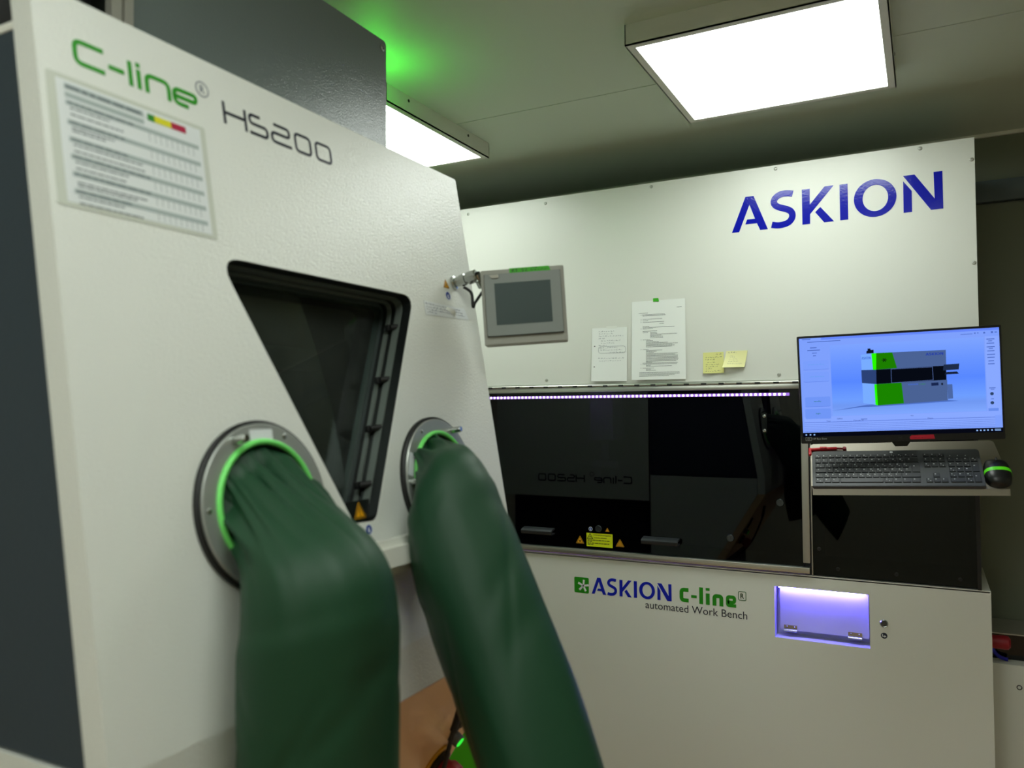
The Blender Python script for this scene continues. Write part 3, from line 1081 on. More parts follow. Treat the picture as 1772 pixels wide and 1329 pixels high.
# inner glimpses behind the pane: two rails
b = bm_new()
tube(b, [(-1.15, .95, H + .40), (-1.10, 1.02, H - .20)], .012, 10)
tube(b, [(-1.20, .80, H + .40), (-1.20, .80, H - .30)], .010, 10)
box(b, -1.25, -1.20, .60, 1.38, H + .08, H + .13)
obj('inner_rail', b, greypow, gbx)
warn_triangle('warning_sticker', .9820, .2165, .0300, wf, FH @ Matrix.Translation((0, 0, -.012)), 'bang')
# plate the bottom sticker sits on
b = bm_new(); plate(b, [(.958, .2045), (1.003, .2045), (1.010, .236), (.950, .236)], w0=-.014, w1=-.0122, M=FH)
obj('sticker_plate', b, darkrub, wf)
round_sign('notice_sticker', .9835, .1895, .0088, fp, FH)
warn_triangle('warning_sticker', 1.3255, .6245, .0215, fp, FH, 'hand')
round_sign('notice_sticker', 1.3262, .6027, .0095, fp, FH)

# lettering on the front
LW = .0058
b = bm_new()
RH = lambda pts, r=.008, w=LW, **k: ribbon(b, pts, w, r=r, M=FH, w0=.0001, w1=.0006, **k)
c0, c1 = .7893, .8165
RH([(.6085, c1), (.5716, c1), (.5716, c0), (.6085, c0)], .009)
RH([(.6143, .8002), (.6352, .8002)], 0)
RH([(.6441, .8195), (.6441, .7865)], 0)
RH([(.6560, .8125), (.6560, .7865)], 0)
RH([(.6560, .8215), (.6560, .8155)], 0)
RH([(.6672, .7865), (.6672, .8108), (.7003, .8108), (.7003, .7865)], .009)
RH([(.7300, .7885), (.7085, .7885), (.7085, .8085), (.7435, .8085), (.7435, .7985), (.7085, .7985)], .009)
obj('lettering', b, greenletter, gbx, 'green lettering on the slanted front')
b = bm_new()
ribbon(b, circle(.7571, .8240, .0105, 32), .0015, closed=True, M=FH, w0=.0001, w1=.0006)
text_bm(b, 'R', .7535, .7610, .8185, .8295, FH, .0001, .0006)
obj('registered_mark', b, inkgrey, gbx)


def hs200(b, M, T=(0, 0, 1, 1), LW2=.0046):
    g = lambda pts: [(T[0] + T[2] * p[0], T[1] + T[3] * p[1]) for p in pts]
    Q = lambda pts, r=.008, **k: ribbon(b, g(pts), LW2, r=r * T[3], M=M, w0=.0001, w1=.0006, **k)
    Q([(.7927, .8200), (.7927, .7868)], 0); Q([(.8320, .8200), (.8320, .7868)], 0); Q([(.7927, .8040), (.8320, .8040)], 0)
    Q([(.8620, .8175), (.8408, .8175), (.8408, .8040), (.8745, .8040), (.8745, .7892), (.8394, .7892)], .007)
    Q([(.8900, .8175), (.9220, .8175), (.9220, .8040), (.8840, .8040), (.8840, .7892), (.9250, .7892)], .007)
    Q(rect(.9353, .9693, .7892, .8178), .008, closed=True)
    Q(rect(.9828, 1.0180, .7892, .8178), .008, closed=True)


b = bm_new(); hs200(b, FH)
obj('lettering', b, inkdark, gbx, 'dark model lettering on the slanted front')
# the same lettering on the far flank (seen mirrored in the bench glass)
FF = frame((0, 1.4282, H), (-1, 0, 0), (0, 0, 1), (0, 1, 0))
b = bm_new()
Ts = ((2.0074 - 1.4414) / (1.0180 - .5716),)
sc = Ts[0]
ox = 1.4414 - .5716 * sc
oz = -.4300 - .7892 * sc
hs200(b, FF, (ox, oz, sc, sc), .007)
G = lambda pts, r=.011: ribbon(b, [(ox + sc * p[0], oz + sc * p[1]) for p in pts], .007, r=r, M=FF, w0=.0001, w1=.0006)
G([(.6085, c1), (.5716, c1), (.5716, c0), (.6085, c0)]); G([(.6143, .8002), (.6352, .8002)], 0); G([(.6441, .8195), (.6441, .7865)], 0); G([(.6560, .8125), (.6560, .7865)], 0)
G([(.6672, .7865), (.6672, .8108), (.7003, .8108), (.7003, .7865)]); G([(.7300, .7885), (.7085, .7885), (.7085, .8085), (.7435, .8085), (.7435, .7985), (.7085, .7985)])
ribbon(b, circle(ox + sc * .7571, oz + sc * .8240, .012, 28), .002, closed=True, M=FF, w0=.0001, w1=.0006)
obj('lettering', b, inkdark, gbx, 'dark lettering on the far flank')

# ports
for i, (py, pu) in enumerate(PC):
    M = FH @ Matrix.Translation((py, pu, 0))
    b = bm_new()
    lathe(b, [(.1130, 0), (.1130, .006), (.1110, .0085), (.1095, .0085), (.1085, .0045)], M, 72)
    pf = obj('port_rim', b, rubber, gbx, 'black rim of a glove port')
    b = bm_new()
    lathe(b, [(.1085, .002), (.1085, .0100), (.1070, .0115), (.0850, .0115), (.0835, .010), (.0835, -.030)], M, 72)
    obj('port_flange', b, flangem, pf, 'grey metal flange')
    b = bm_new()
    lathe(b, [(.0835 + .0040 * math.cos(a), .0125 + .0040 * math.sin(a)) for a in [2 * pi * k / 14 for k in range(15)]], M, 72)
    obj('seal_ring', b, greenring, pf, 'bright green seal ring')
    angs = ((118, 243, 178, 65) if i == 0 else (60, 178, 118, 300))
    for k, a in enumerate(angs):
        a = math.radians(a)
        rr = .0985
        Mk = M @ Matrix.Translation((rr * math.cos(a), rr * math.sin(a), .0115))
        b = bm_new()
        if k < 2:
            lathe(b, [(.0055, 0), (.0055, .020), (.0045, .022), (0, .022)], Mk, 16)
            obj('latch_pin', b, steel, pf)
        else:
            lathe(b, [(.0035, 0), (.0035, .001), (.002, .0018), (0, .0018)], Mk, 12)
            obj('screw', b, steel, pf)
    b = bm_new()
    if i == 0:
        plate(b, rect(-.0200, .0200, .0860, .1000), w0=.0115, w1=.0120, M=M)
    else:
        plate(b, rect(-.0070, .0070, -.0200, .0200), w0=.0115, w1=.0120, M=M @ Matrix.Rotation(math.radians(160), 4, 'Z') @ Matrix.Translation((.0965, 0, 0)))
    obj('port_label', b, signwhite, pf)

# hand rest
b = bm_new()
t_ = bm_new(); box(t_, .865, 1.0920, .1175, .1700, -.001, .046, bev=.0)
join(b, t_, FH)
bmesh.ops.bevel(b, geom=[e for e in b.edges if True], offset=.012, segments=4, affect='EDGES')
obj('hand_rest', b, white, gbx, 'white ledge between the sleeves')


# sleeves: cloth stretched from the round port to a hanging tube
def HP(y, u, w=0):
    return K0 + Vector((0, y, 0)) + ED * u + ND * w


def sleeve(C, cr, Cc, axis, R, length, r_end, seed, label, tilt=0.0, bend=.26):
    rnd = random.Random(seed)
    axis = axis.normalized()
    Y = Vector((0, 1, 0))
    e1 = (Y - axis * Y.dot(axis)).normalized()
    e2 = axis.cross(e1)
    e2 = e2 - axis * tilt
    th, N1, N2 = 220, 56, 44
    ridges = [(rnd.uniform(0, 2 * pi), rnd.uniform(.05, .12), rnd.uniform(.35, 1.0), rnd.uniform(-.6, .6), rnd.uniform(.55, 1.25)) for _ in range(26)]
    low = [(rnd.uniform(0, 2 * pi), rnd.uniform(.12, .32), rnd.uniform(-1, 1), rnd.uniform(-.9, .9)) for _ in range(18)]
    dents = [(rnd.uniform(0, 2 * pi), rnd.uniform(.7, 1.7), rnd.uniform(.05, .12), rnd.uniform(-1.2, 1.2)) for _ in range(16)]

    def wrap(x):
        return (x + pi) % (2 * pi) - pi

    cols = []
    for k in range(th):
        a = 2 * pi * k / th
        A = C + cr * (math.cos(a) * Y + math.sin(a) * ED)
        rad = math.cos(a) * e1 + math.sin(a) * e2
        B = Cc + R * rad
        pts = []
        for i in range(N1 + 1):
            t = i / N1                       # 0..1 port to just past the shoulder
            q0 = B + (A - B) * bend
            q1 = B + axis * (R * .55)
            if t < .7:
                s_ = t / .7
                p = A + (q0 - A) * s_
            else:
                s_ = (t - .7) / .3
                p = (1 - s_) ** 2 * q0 + 2 * s_ * (1 - s_) * B + s_ * s_ * q1
            n = (rad * t + (math.cos(a) * Y + math.sin(a) * ED) * (1 - t)).normalized()
            f = 0
            env = min(1, t / .08) * (.25 + .75 * max(0, 1 - t) ** .6)
            for a0, wd, am, tw, ln in ridges:
                d = wrap(a - a0 - tw * t)
                f += am * math.exp(-(d / (wd * (1 + 1.2 * t))) ** 2) * max(0, 1 - t / ln)
            f = (f - 1.0) * .0150 * env
            pl_ = abs(math.sin(7.5 * a + seed + .9 * math.sin(2 * a + seed) + 1.2 * t)) ** .55 - .62
            f += .0150 * pl_ * min(1, t / .05) * math.exp(-(t / .50) ** 2) * (.6 + .4 * math.sin(3 * a + seed))
            for a0, wd, am, tw in low:
                d = wrap(a - a0 - tw * t)
                f += am * .0036 * math.exp(-(d / wd) ** 2) * min(1, t / .3)
            pts.append(p + n * f)
        for i in range(1, N2 + 1):
            u = i / N2
            L = R * .55 + (length - R * .55) * u
            rr = R + (r_end - R) * max(0, (u - .6) / .4) ** 1.5
            f = 0
            for a0, wd, am, tw in low:
                d = wrap(a - a0 - tw * (1 + u * .8))
                f += am * .0036 * math.exp(-(d / wd) ** 2) * (1 - .3 * u)
            for a0, z0, wz, sl_ in dents:
                d = wrap(a - a0)
                zz = (1 + u * 1.2 - z0 + sl_ * d * .5) / wz
                f -= .0034 * math.exp(-zz * zz * 6 - (d / .55) ** 2)
            pts.append(Cc + axis * L + rad * (rr + f))
        cols.append(pts)
    b = bm_new()
    M_ = len(cols[0])
    # one light smoothing pass along and around keeps it cloth-like
    for _ in range(1):
        cols = [[c[i] if i in (0, M_ - 1) else (c[i] * 2 + c[i - 1] + c[i + 1]) / 4 for i in range(M_)] for c in cols]
    V = [[b.verts.new(p) for p in c] for c in cols]
    for k in range(th):
        c0_, c1_ = V[k], V[(k + 1) % th]
        for i in range(M_ - 1):
            b.faces.new((c0_[i], c1_[i], c1_[i + 1], c0_[i + 1]))
    b.faces.new([c[-1] for c in V])
    bmesh.ops.recalc_face_normals(b, faces=b.faces)
    return obj('glove_sleeve', b, fabric, gbx, label, ang=80)


sleeve(HP(*PC[0], .004), .0790, Vector((-.650, .738, H - .200)), Vector((-.005, .008, -1)), .0950, .46, .070, 3, 'dark green sleeve hanging from the left port', tilt=.30)
sleeve(HP(*PC[1], .004), .0790, Vector((-.695, 1.090, H - .160)), Vector((.205, -.066, -.350)), .0900, .58, .070, 11, 'dark green sleeve leaning out from the right port', tilt=.75)

# fittings on the sloping lower front
nf = Vector((.855, 0, -.52)).normalized()
uf = Vector((.519, 0, .855)).normalized()
uf = (uf - nf * uf.dot(nf)).normalized()
PF = Vector((-.733, 0, H - .459))


def FS(y, d):     # d = distance down the slope
    return frame(PF + Vector((0, y, 0)) - uf * d, (0, 1, 0), uf, nf)


b = bm_new()
M = FS(1.345, .284)
lathe(b, [(0, 0), (.034, 0), (.034, .004), (.030, .006), (.026, .006)], M, 36)
sb = obj('stop_button', b, estopyel, gbx, 'red stop button on a yellow disc')
b = bm_new(); lathe(b, [(.024, .006), (.026, .010), (.026, .016), (.020, .018)], M, 36)
obj('collar', b, signblack, sb)
b = bm_new(); lathe(b, [(.018, .016), (.019, .026), (.025, .034), (.0255, .050), (.021, .056), (0, .057)], M, 10)
obj('button_head', b, estopred, sb)
b = bm_new()
M = FS(1.362, .230)
lathe(b, [(0, 0), (.013, 0), (.013, .020), (.0115, .0215), (.0095, .0215)], M, 28)
gb_ = obj('indicator_button', b, mat('button_grey', (92, 94, 92), .4), gbx, 'small push button glowing green')
b = bm_new(); lathe(b, [(.0100, .0205), (.0096, .0230), (0, .0240)], M, 24)
obj('button_lens', b, buttonglow, gb_)
b = bm_new()
tube(b, [FS(1.362, .205) @ Vector((0, 0, .004)), FS(1.372, .180) @ Vector((0, 0, .006)), FS(1.385, .150) @ Vector((0, 0, .004))], .005, 10, smooth=6)
tube(b, [FS(1.352, .215) @ Vector((0, 0, .004)), FS(1.358, .185) @ Vector((0, 0, .006)), FS(1.372, .150) @ Vector((0, 0, .004))], .004, 10, smooth=6)
obj('button_bracket', b, black, gb_)
b = bm_new()
tube(b, [FS(1.262, .085) @ Vector((0, 0, .012)), FS(1.257, .115) @ Vector((0, 0, .022)), FS(1.250, .140) @ Vector((0, 0, .030)),
         FS(1.262, .22) @ Vector((0, 0, .046)), FS(1.290, .30) @ Vector((0, 0, .052)), FS(1.33, .40) @ Vector((0, 0, .03))], .0045, 12, smooth=8)
tube(b, [FS(1.262, .085) @ Vector((0, 0, .012)), FS(1.257, .115) @ Vector((0, 0, .022)), FS(1.250, .140) @ Vector((0, 0, .030))], .0068, 12, smooth=6)
obj('power_cable', b, rubber, gbx)

# chart and small note on the front (things of their own)


def on_front(name, label, cat, y, u, rot, w=.0004):
    return thing(name, label, cat, FH @ Matrix.Translation((y, u, w)) @ Matrix.Rotation(rot, 4, 'Z'))


t = on_front('wall_chart', 'laminated table with grey rows and a green-yellow-red bar on the glove box', 'chart', .6435, .6875, .0)
b = bm_new(); plate(b, rounded(rect(-.1110, .1090, -.0790, .0790), .004), w0=0, w1=.0004)
obj('laminate', b, film, t, world=False)
b = bm_new(); plate(b, rect(-.1000, .1000, -.0740, .0730), w0=.0004, w1=.0007)
obj('sheet', b, lamin, t, world=False)
b = bm_new()
rows = (.0480, .0270, .0050, -.0160, -.0370, -.0600)
for k, y in enumerate((.0430, .0195, -.0010, -.0215, -.0420, -.0625)[:]):
    plate(b, rect(-.0905, .0945, y, y + .0058), w0=.0007, w1=.0009)
plate(b, rect(-.0905, .0120, .0620, .0690), w0=.0007, w1=.0009)
plate(b, rect(-.0905, .0120, .0520, .0585), w0=.0007, w1=.0009)
obj('table_rows', b, chartgrey, t, world=False)
b = bm_new()
printline(b, -.0890, .0080, .0635, .0036, I4, .0009, .0011)
for y in (.0430, .0195, -.0010, -.0215, -.0420, -.0625):
    printline(b, -.0880, random.uniform(-.02, .02), y + .0020, .0026, I4, .0009, .0011)
    for q in (1, 2, 3):
        if random.random() < .75:
            printline(b, -.0860, random.uniform(-.045, .01), y - .0038 * q, .0019, I4, .0007, .0009)
for y in (.0350, .0120, -.0090, -.0290, -.0490, -.0690):
    for x in range(9):
        xx = .0180 + x * .0084
        ribbon(b, [(xx, y - .003), (xx, y + .008)], .0005, w0=.0007, w1=.0008)
obj('print', b, charttext, t, world=False)
for nm, mm, x0, x1 in (('green_cell', chartgreen, .0180, .0280), ('yellow_cell', chartyellow, .0280, .0530), ('red_cell', chartred, .0530, .0760)):
    b = bm_new(); plate(b, rect(x0, x1, .0600, .0690), w0=.0009, w1=.0011)
    obj(nm, b, mm, t, label=nm.replace('_', ' ') + ' of the bar', world=False)

t = on_front('paper_strip', 'small white handwritten strip stuck to the glove box below the metal swivel joint', 'paper note', 1.3120, .5695, -.008)
b = bm_new()
plate(b, [(-.0770, -.0150), (.0820, -.0095), (.0700, .0125), (-.0770, .0125)], w0=0, w1=.0004)
obj('sheet', b, lamin, t, world=False)
b = bm_new()
for y, a, c in ((.0070, -.072, .055), (.0015, -.070, .060), (-.0035, -.070, .068), (-.0085, -.070, -.035)):
    scribble(b, a, c, y, .0036, I4, .0005, .0004, .0006)
obj('handwriting', b, inkpen, t, world=False)
b = bm_new()
pts = [(.000 + .030 * q, .0060 - .012 * q) for q in [k / 8 for k in range(9)]]
for q in range(8):
    pass
L_, R__ = ribbon_pts(pts, .007)
tt = bm_new()
gr = []
for q, (a, c) in enumerate(zip(L_, R__)):
    hgt = .0006 + .007 * math.sin(pi * q / 8)
    gr.append((tt.verts.new((a.x, a.y, hgt)), tt.verts.new((c.x, c.y, hgt * .4))))
for a, c in zip(gr, gr[1:]):
    tt.faces.new((a[0], a[1], c[1], c[0]))
e = bmesh.ops.extrude_face_region(tt, geom=list(tt.faces))
bmesh.ops.translate(tt, verts=[g for g in e['geom'] if isinstance(g, bmesh.types.BMVert)], vec=(0, 0, .0004))
join(b, tt)
obj('loose_tape', b, tapeclear, t, world=False)

# ----------------------------------------------- control panel on its swivel
s_ = .8684
Rm = (Matrix.Rotation(.4117, 3, 'Z') @ Matrix.Rotation(-.0553, 3, 'Y') @ Matrix.Rotation(.0212, 3, 'X'))
cx_, cy_, cz_ = Rm.col[0], Rm.col[1], Rm.col[2]
MH = frame((-.6993, 1.3926, H + .1979), cx_, cz_, -cy_)
hmi = thing('control_panel', 'small grey touch screen panel held out from the glove box by a swivel joint', 'touch panel', MH)
w2, h2 = .0825, .0750
b = bm_new()
plate(b, rounded([(-w2, -h2), (w2, -h2), (w2, h2), (-w2, h2)], .004), w0=-.045, w1=0)
bmesh.ops.bevel(b, geom=[e for e in b.edges if len(e.link_faces) == 2 and e.calc_face_angle(0) > 1.2], offset=.0025, segments=2, affect='EDGES')
obj('housing', b, hmigrey, hmi, world=False)
b = bm_new(); plate(b, rounded(rect(-.0755, .0755, -.0575, .0660), .002), w0=0, w1=.0045)
obj('bezel_shadow_gap', b, black, hmi, world=False)
b = bm_new(); plate(b, rounded(rect(-.0745, .0750, -.0560, .0655), .003), w0=.0045, w1=.0070)
bz = obj('bezel', b, hmibezel, hmi, world=False)
b = bm_new(); plate(b, rect(-.0555, .0550, -.0355, .0470), w0=.0070, w1=.0074)
obj('screen', b, hmiscreen, bz, 'dark switched-off touch screen', world=False)
b = bm_new(); plate(b, rounded([(-.0650, .0640), (-.0460, .0640), (-.0460, .0575), (-.0600, .0575)], [0, .0, .002, .006]), w0=.0070, w1=.0100)
obj('tab', b, tabgrey, bz, world=False)
b = bm_new()
plate(b, [(-.0245, .0665), (.0565, .0665), (.0535, .0756), (-.0245, .0756)], w0=.0002, w1=.0008)
tp = obj('green_tape', b, tapegreen, hmi, 'strip of green tape with handwriting', world=False)
b = bm_new()
T = lambda pts: ribbon(b, pts, .0008, w0=.0008, w1=.0011)
T([(-.019, .068), (-.019, .0735), (-.0155, .0735), (-.0155, .0710), (-.019, .0710), (-.0150, .0680)])
T([(-.0125, .0735), (-.009, .0732), (-.0110, .0710), (-.009, .0695), (-.0125, .0680)])
T([(.0040, .0735), (.0005, .0733), (.0005, .0712), (.0036, .0705), (.0030, .0683), (.0, .0682)])
T([(.0070, .0728), (.0095, .0735), (.0100, .0715), (.0070, .0684), (.0108, .0684)])
scribble(b, .0185, .0330, .0738, .0022, I4, .0006, .0008, .0011)
scribble(b, .0180, .0500, .0695, .0030, I4, .0007, .0008, .0011)
obj('handwriting', b, signblack, tp, world=False)
# swivel joint (steel), from the slanted front to the housing
b = bm_new()
base = HP(1.357, .633)
tip = MH @ Vector((-.0825, .047, -.022))
mid1 = base + ND * .030
mid2 = base + ND * .052 + Vector((0, .004, .003))


def along(bm, p, q, prof, n=24):
    z = (q - p).normalized(); x = z.orthogonal().normalized(); y = z.cross(x)
    L_ = (q - p).length
    lathe(bm, [(r, k * L_) for r, k in prof], frame(p, x, y, z), n)


along(b, base, mid2, [(0, 0), (.015, 0), (.015, .10), (.0105, .14), (.0105, .30), (.0125, .32), (.0125, .52), (.0100, .54), (.0100, .62), (.0135, .64), (.0135, .95), (.0110, 1.0), (0, 1.0)], 8)
along(b, mid2, tip, [(.0085, -.15), (.0085, .25), (.0060, .30), (.0060, .42), (.0085, .46), (.0085, 1.0), (0, 1.0)], 20)
obj('swivel_joint', b, steel, hmi, 'bright steel swivel joint')
b = bm_new()
p0 = base + ND * .022 + Vector((0, .002, -.013))
tube(b, [p0, p0 + Vector((.012, .010, -.012)), (p0 + tip) / 2 + Vector((.0, .0, -.040)), tip + Vector((-.014, -.004, -.032)), tip + Vector((0, .002, -.010))], .0030, 10, smooth=8)
obj('cable', b, rubber, hmi)

# ------------------------------------------------------------------ monitor
Rm = (Matrix.Rotation(.2031, 3, 'Z') @ Matrix.Rotation(-.0309, 3, 'Y') @ Matrix.Rotation(.0628, 3, 'X'))
MM = frame((-.0708, 2.5298, H + .0484), Rm.col[0], Rm.col[2], -Rm.col[1])
mon = thing('monitor', 'flat computer monitor showing a green and grey machine on a blue screen', 'monitor', MM)
b = bm_new(); plate(b, rounded(rect(-.2675, .2675, -.1589, .1589), .003), w0=-.012, w1=0)
obj('bezel', b, black, mon, world=False)
b = bm_new(); box(b, -.20, .20, -.13, .10, -.040, -.012, bev=.008)
obj('back_shell', b, black, mon, world=False)


def scr(c, s=1.0):
    key = 'screen_%d_%d_%d' % c
    return MATS.get(key) or emit(key, c, s)


def spiece(name, poly, c, w, parent, label=None, holes=()):
    b = bm_new(); plate(b, poly, holes, w0=w, w1=w + .00008)
    return obj(name, b, scr(c), parent, label, world=False)


# screen background with a soft gradient belonging to the displayed picture
sm = bpy.data.materials.new('screen_backdrop')
sm.use_nodes = True
nt = sm.node_tree
nt.nodes.clear()
tc = nt.nodes.new('ShaderNodeTexCoord')
sp = nt.nodes.new('ShaderNodeSeparateXYZ')
mr = nt.nodes.new('ShaderNodeMapRange')
mr.inputs['From Min'].default_value = -.08
mr.inputs['From Max'].default_value = .128
cr = nt.nodes.new('ShaderNodeValToRGB')
cr.color_ramp.elements[0].position = 0; cr.color_ramp.elements[0].color = rgb(128, 168, 255)
cr.color_ramp.elements[1].position = 1; cr.color_ramp.elements[1].color = rgb(126, 164, 255)
for p, c in ((.14, (112, 152, 242)), (.22, (110, 158, 255)), (.48, (88, 136, 255)), (.72, (104, 148, 255))):
    e = cr.color_ramp.elements.new(p); e.color = rgb(*c)
em = nt.nodes.new('ShaderNodeEmission')
ou = nt.nodes.new('ShaderNodeOutputMaterial')
nt.links.new(tc.outputs['Object'], sp.inputs[0]); nt.links.new(sp.outputs['Y'], mr.inputs['Value'])
nt.links.new(mr.outputs[0], cr.inputs[0]); nt.links.new(cr.outputs[0], em.inputs[0]); nt.links.new(em.outputs[0], ou.inputs[0])

b = bm_new(); plate(b, rect(-.2622, .2622, -.1390, .1525), w0=.0001, w1=.0003)
screen = obj('screen', b, scr((126, 160, 252)), mon, 'lit blue screen', world=False)
S = lambda n, poly, c, w, label=None: spiece(n, poly, c, w, screen, label)
S('task_bar', rect(-.2622, .2622, -.1390, -.1265), (6, 8, 20), .0003)
b = bm_new()
for x, c in ((-.2555, 0), (-.2440, 0), (-.2330, 0), (.1960, 0), (.2050, 0), (.2140, 0), (.2230, 0), (.2330, 0)):
    plate(b, rect(x, x + .0042, -.1348, -.1310), w0=.0004, w1=.0005)
plate(b, rect(.2420, .2570, -.1318, -.1302), w0=.0004, w1=.0005); plate(b, rect(.2420, .2570, -.1350, -.1334), w0=.0004, w1=.0005)
obj('task_icons', b, scr((150, 190, 250)), screen, world=False)
S('window_title_bar', rect(-.2622, .2622, .1460, .1525), (102, 136, 250), .0003)
S('active_tab', rect(-.2600, -.2010, .1462, .1520), (132, 166, 255), .0004)
b = bm_new(); plate(b, rect(-.1774, .2235, -.0790, .1282), w0=.0003, w1=.0004)
obj('picture_backdrop', b, sm, screen, world=False)
for nm, p in (('screen_button', rect(-.2530, -.1832, .0597, .0850)), ('screen_button', rect(-.2532, -.1836, .0240, .0520)), ('screen_button', rect(-.2522, -.1828, -.0495, -.0215)), ('screen_button', rect(-.2534, -.1826, -.0855, -.0562))):
    i_ = 1 if p[0][1] > 0 else 0
    S(nm + '_shade', rounded([(x, y - .0012) for x, y in p], .004), (98, 132, 232), .0003)
    S(nm, rounded(p, .004), (122, 158, 252) if i_ else (112, 150, 246), .0004)
S('readout_panel', rect(.2260, .2605, -.0920, .1290), (136, 168, 255), .0003)
S('message_table', rect(-.2572, .2440, -.1225, -.0800), (136, 168, 255), .0003)
b = bm_new()
for y in (-.0975, -.1035, -.1085, -.1135, -.1185, -.1225):
    plate(b, rect(-.2572, .2440, y, y + (.0016 if y == -.0975 else .0009)), w0=.0004, w1=.0005)
obj('table_lines', b, scr((92, 122, 216)), screen, world=False)
b = bm_new()
for x0, x1, y, h in ((-.2540, -.2300, .1480, .0024), (-.2390, -.1480, .1398, .0020), (.1660, .1960, .1375, .0016), (.2000, .2040, .1385, .003), (.2080, .2110, .1385, .003), (.2230, .2275, .1375, .0045), (.2420, .2470, .1375, .0050), (.2510, .2570, .1385, .0026),
                     (-.2320, -.2140, .1225, .0026), (-.2400, -.2050, .1150, .0024), (-.2270, -.2140, .1070, .0020), (-.2250, -.2170, .0990, .0020),
                     (.2300, .2500, .1200, .0024), (.2340, .2440, .1150, .0020), (.2300, .2490, .1085, .0024), (.2300, .2500, .0985, .0024), (.2350, .2450, .0940, .0020), (.2310, .2490, .0870, .0024), (.2300, .2500, .0770, .0024), (.2310, .2490, .0690, .0024), (.2330, .2470, .0590, .0024), (.2320, .2480, .0510, .0024),
                     (.2320, .2480, -.0160, .0020), (.2360, .2450, -.0200, .0018), (.2360, .2430, -.0465, .0018), (-.1020, -.0850, -.0920, .0020)):
    plate(b, rect(x0, x1, y, y + h), w0=.0004, w1=.0005)
obj('screen_print', b, scr((74, 104, 190)), screen, world=False)
b = bm_new()
text_bm(b, 'Time', -.1960, -.1850, -.0955, -.0920, I4, .0005, .0006)
text_bm(b, 'Message ID', -.1220, -.0950, -.0962, -.0925, I4, .0005, .0006)
text_bm(b, 'Name', .0740, .0880, -.0960, -.0925, I4, .0005, .0006)
text_bm(b, 'status', -.1670, -.1520, -.0895, -.0855, I4, .0005, .0006)
text_bm(b, 'idle', .0300, .0370, -.0870, -.0840, I4, .0005, .0006)
obj('screen_words', b, scr((40, 62, 140)), screen, world=False)
b = bm_new()
text_bm(b, 'standby', -.2280, -.2080, -.0375, -.0325, I4, .0005, .0006, offset=.01)
text_bm(b, 'login', -.2240, -.2110, -.0735, -.0680, I4, .0005, .0006, offset=.01)
obj('button_words', b, scr((40, 120, 110)), screen, world=False)
b = bm_new()
text_bm(b, 'sample handling', -.2400, -.1960, .0720, .0760, I4, .0005, .0006)
text_bm(b, 'user functions', -.2370, -.1970, .0370, .0410, I4, .0005, .0006)
obj('button_words', b, scr((98, 160, 236)), screen, world=False)
b = bm_new()
for y in (-.0314, -.0567):
    plate(b, circle(.2385, y, .0046, 20), w0=.0004, w1=.0005)
obj('screen_knobs', b, scr((44, 66, 100)), screen, world=False)
S('screen_button', rect(.2283, .2534, -.0795, -.0719), (104, 142, 236), .0004)
# the displayed machine
w_ = .0005
S('machine_shadow', [(-.177, -.0640), (-.0850, -.0500), (.1250, -.0440), (.1550, -.0480), (-.056, -.0560), (-.10, -.0560)], (78, 112, 196), .00045)
S('machine_flank', [(-.0948, .0957), (-.0666, .0981), (-.0610, -.0510), (-.0938, -.0447)], (120, 172, 255), w_)
S('machine_front', [(-.0536, .0986), (.1272, .0974), (.1262, .0125), (.1275, .0123), (.1271, -.0456), (-.0556, -.0531)], (74, 98, 148), w_)
S('machine_green_light', [(-.0666, .0981), (-.0536, .0986), (-.0556, .0508), (-.0640, .0509)], (40, 250, 0), w_ + .0001)
S('machine_green_light', [(-.0622, .0088), (-.0562, .0090), (-.0549, -.0528), (-.0615, -.0505)], (40, 250, 0), w_ + .0001)
S('machine_green', [(-.0536, .0986), (-.0114, .0985), (-.0004, .0524), (-.0556, .0508)], (28, 126, 0), w_ + .0001)
S('machine_green', [(-.0562, .0090), (.0097, .0103), (.0139, -.0495), (-.0549, -.0528)], (26, 132, 0), w_ + .0001)
S('machine_band_flank', [(-.0953, .0513), (-.0556, .0508), (-.0565, .0092), (-.0950, .0138)], (44, 66, 118), w_ + .0002)
S('machine_band', [(-.0556, .0508), (.1258, .0530), (.1258, .0128), (-.0565, .0092)], (6, 10, 20), w_ + .0002)
b = bm_new(); ribbon(b, [(-.0162, .0504), (.0916, .0512), (.0920, .0138), (-.0167, .0108)], .0011, closed=True, w0=w_ + .0003, w1=w_ + .0004)
obj('machine_frame', b, scr((84, 108, 168)), screen, world=False)
S('machine_shelf', [(.1203, .0560), (.1599, .0571), (.1579, .0407), (.1179, .0396)], (30, 44, 72), w_ + .0003)
S('machine_shelf', [(.1249, .0345), (.1531, .0352), (.1581, .0285), (.1211, .0278)], (22, 32, 56), w_ + .0003)
S('machine_side_unit', [(.1271, -.0003), (.1402, -.0001), (.1408, -.0403), (.1280, -.0417)], (76, 104, 164), w_)
S('machine_top_part', [(-.0800, .0986), (-.0790, .1065), (-.0762, .1065), (-.0762, .1128), (-.0685, .1128), (-.0685, .1085), (-.0603, .1085), (-.0603, .0986)], (14, 20, 34), w_ + .0003)
S('machine_hatch', [(.0865, .0060), (.1050, .0065), (.1052, -.0020), (.0868, -.0026)], (24, 38, 78), w_ + .0001)
S('machine_hatch', [(.1120, .0045), (.1165, .0046), (.1167, -.0015), (.1122, -.0016)], (20, 28, 44), w_ + .0001)
b = bm_new(); plate(b, circle(-.0331, .0774, .0030, 10), w0=w_ + .0002, w1=w_ + .0003)
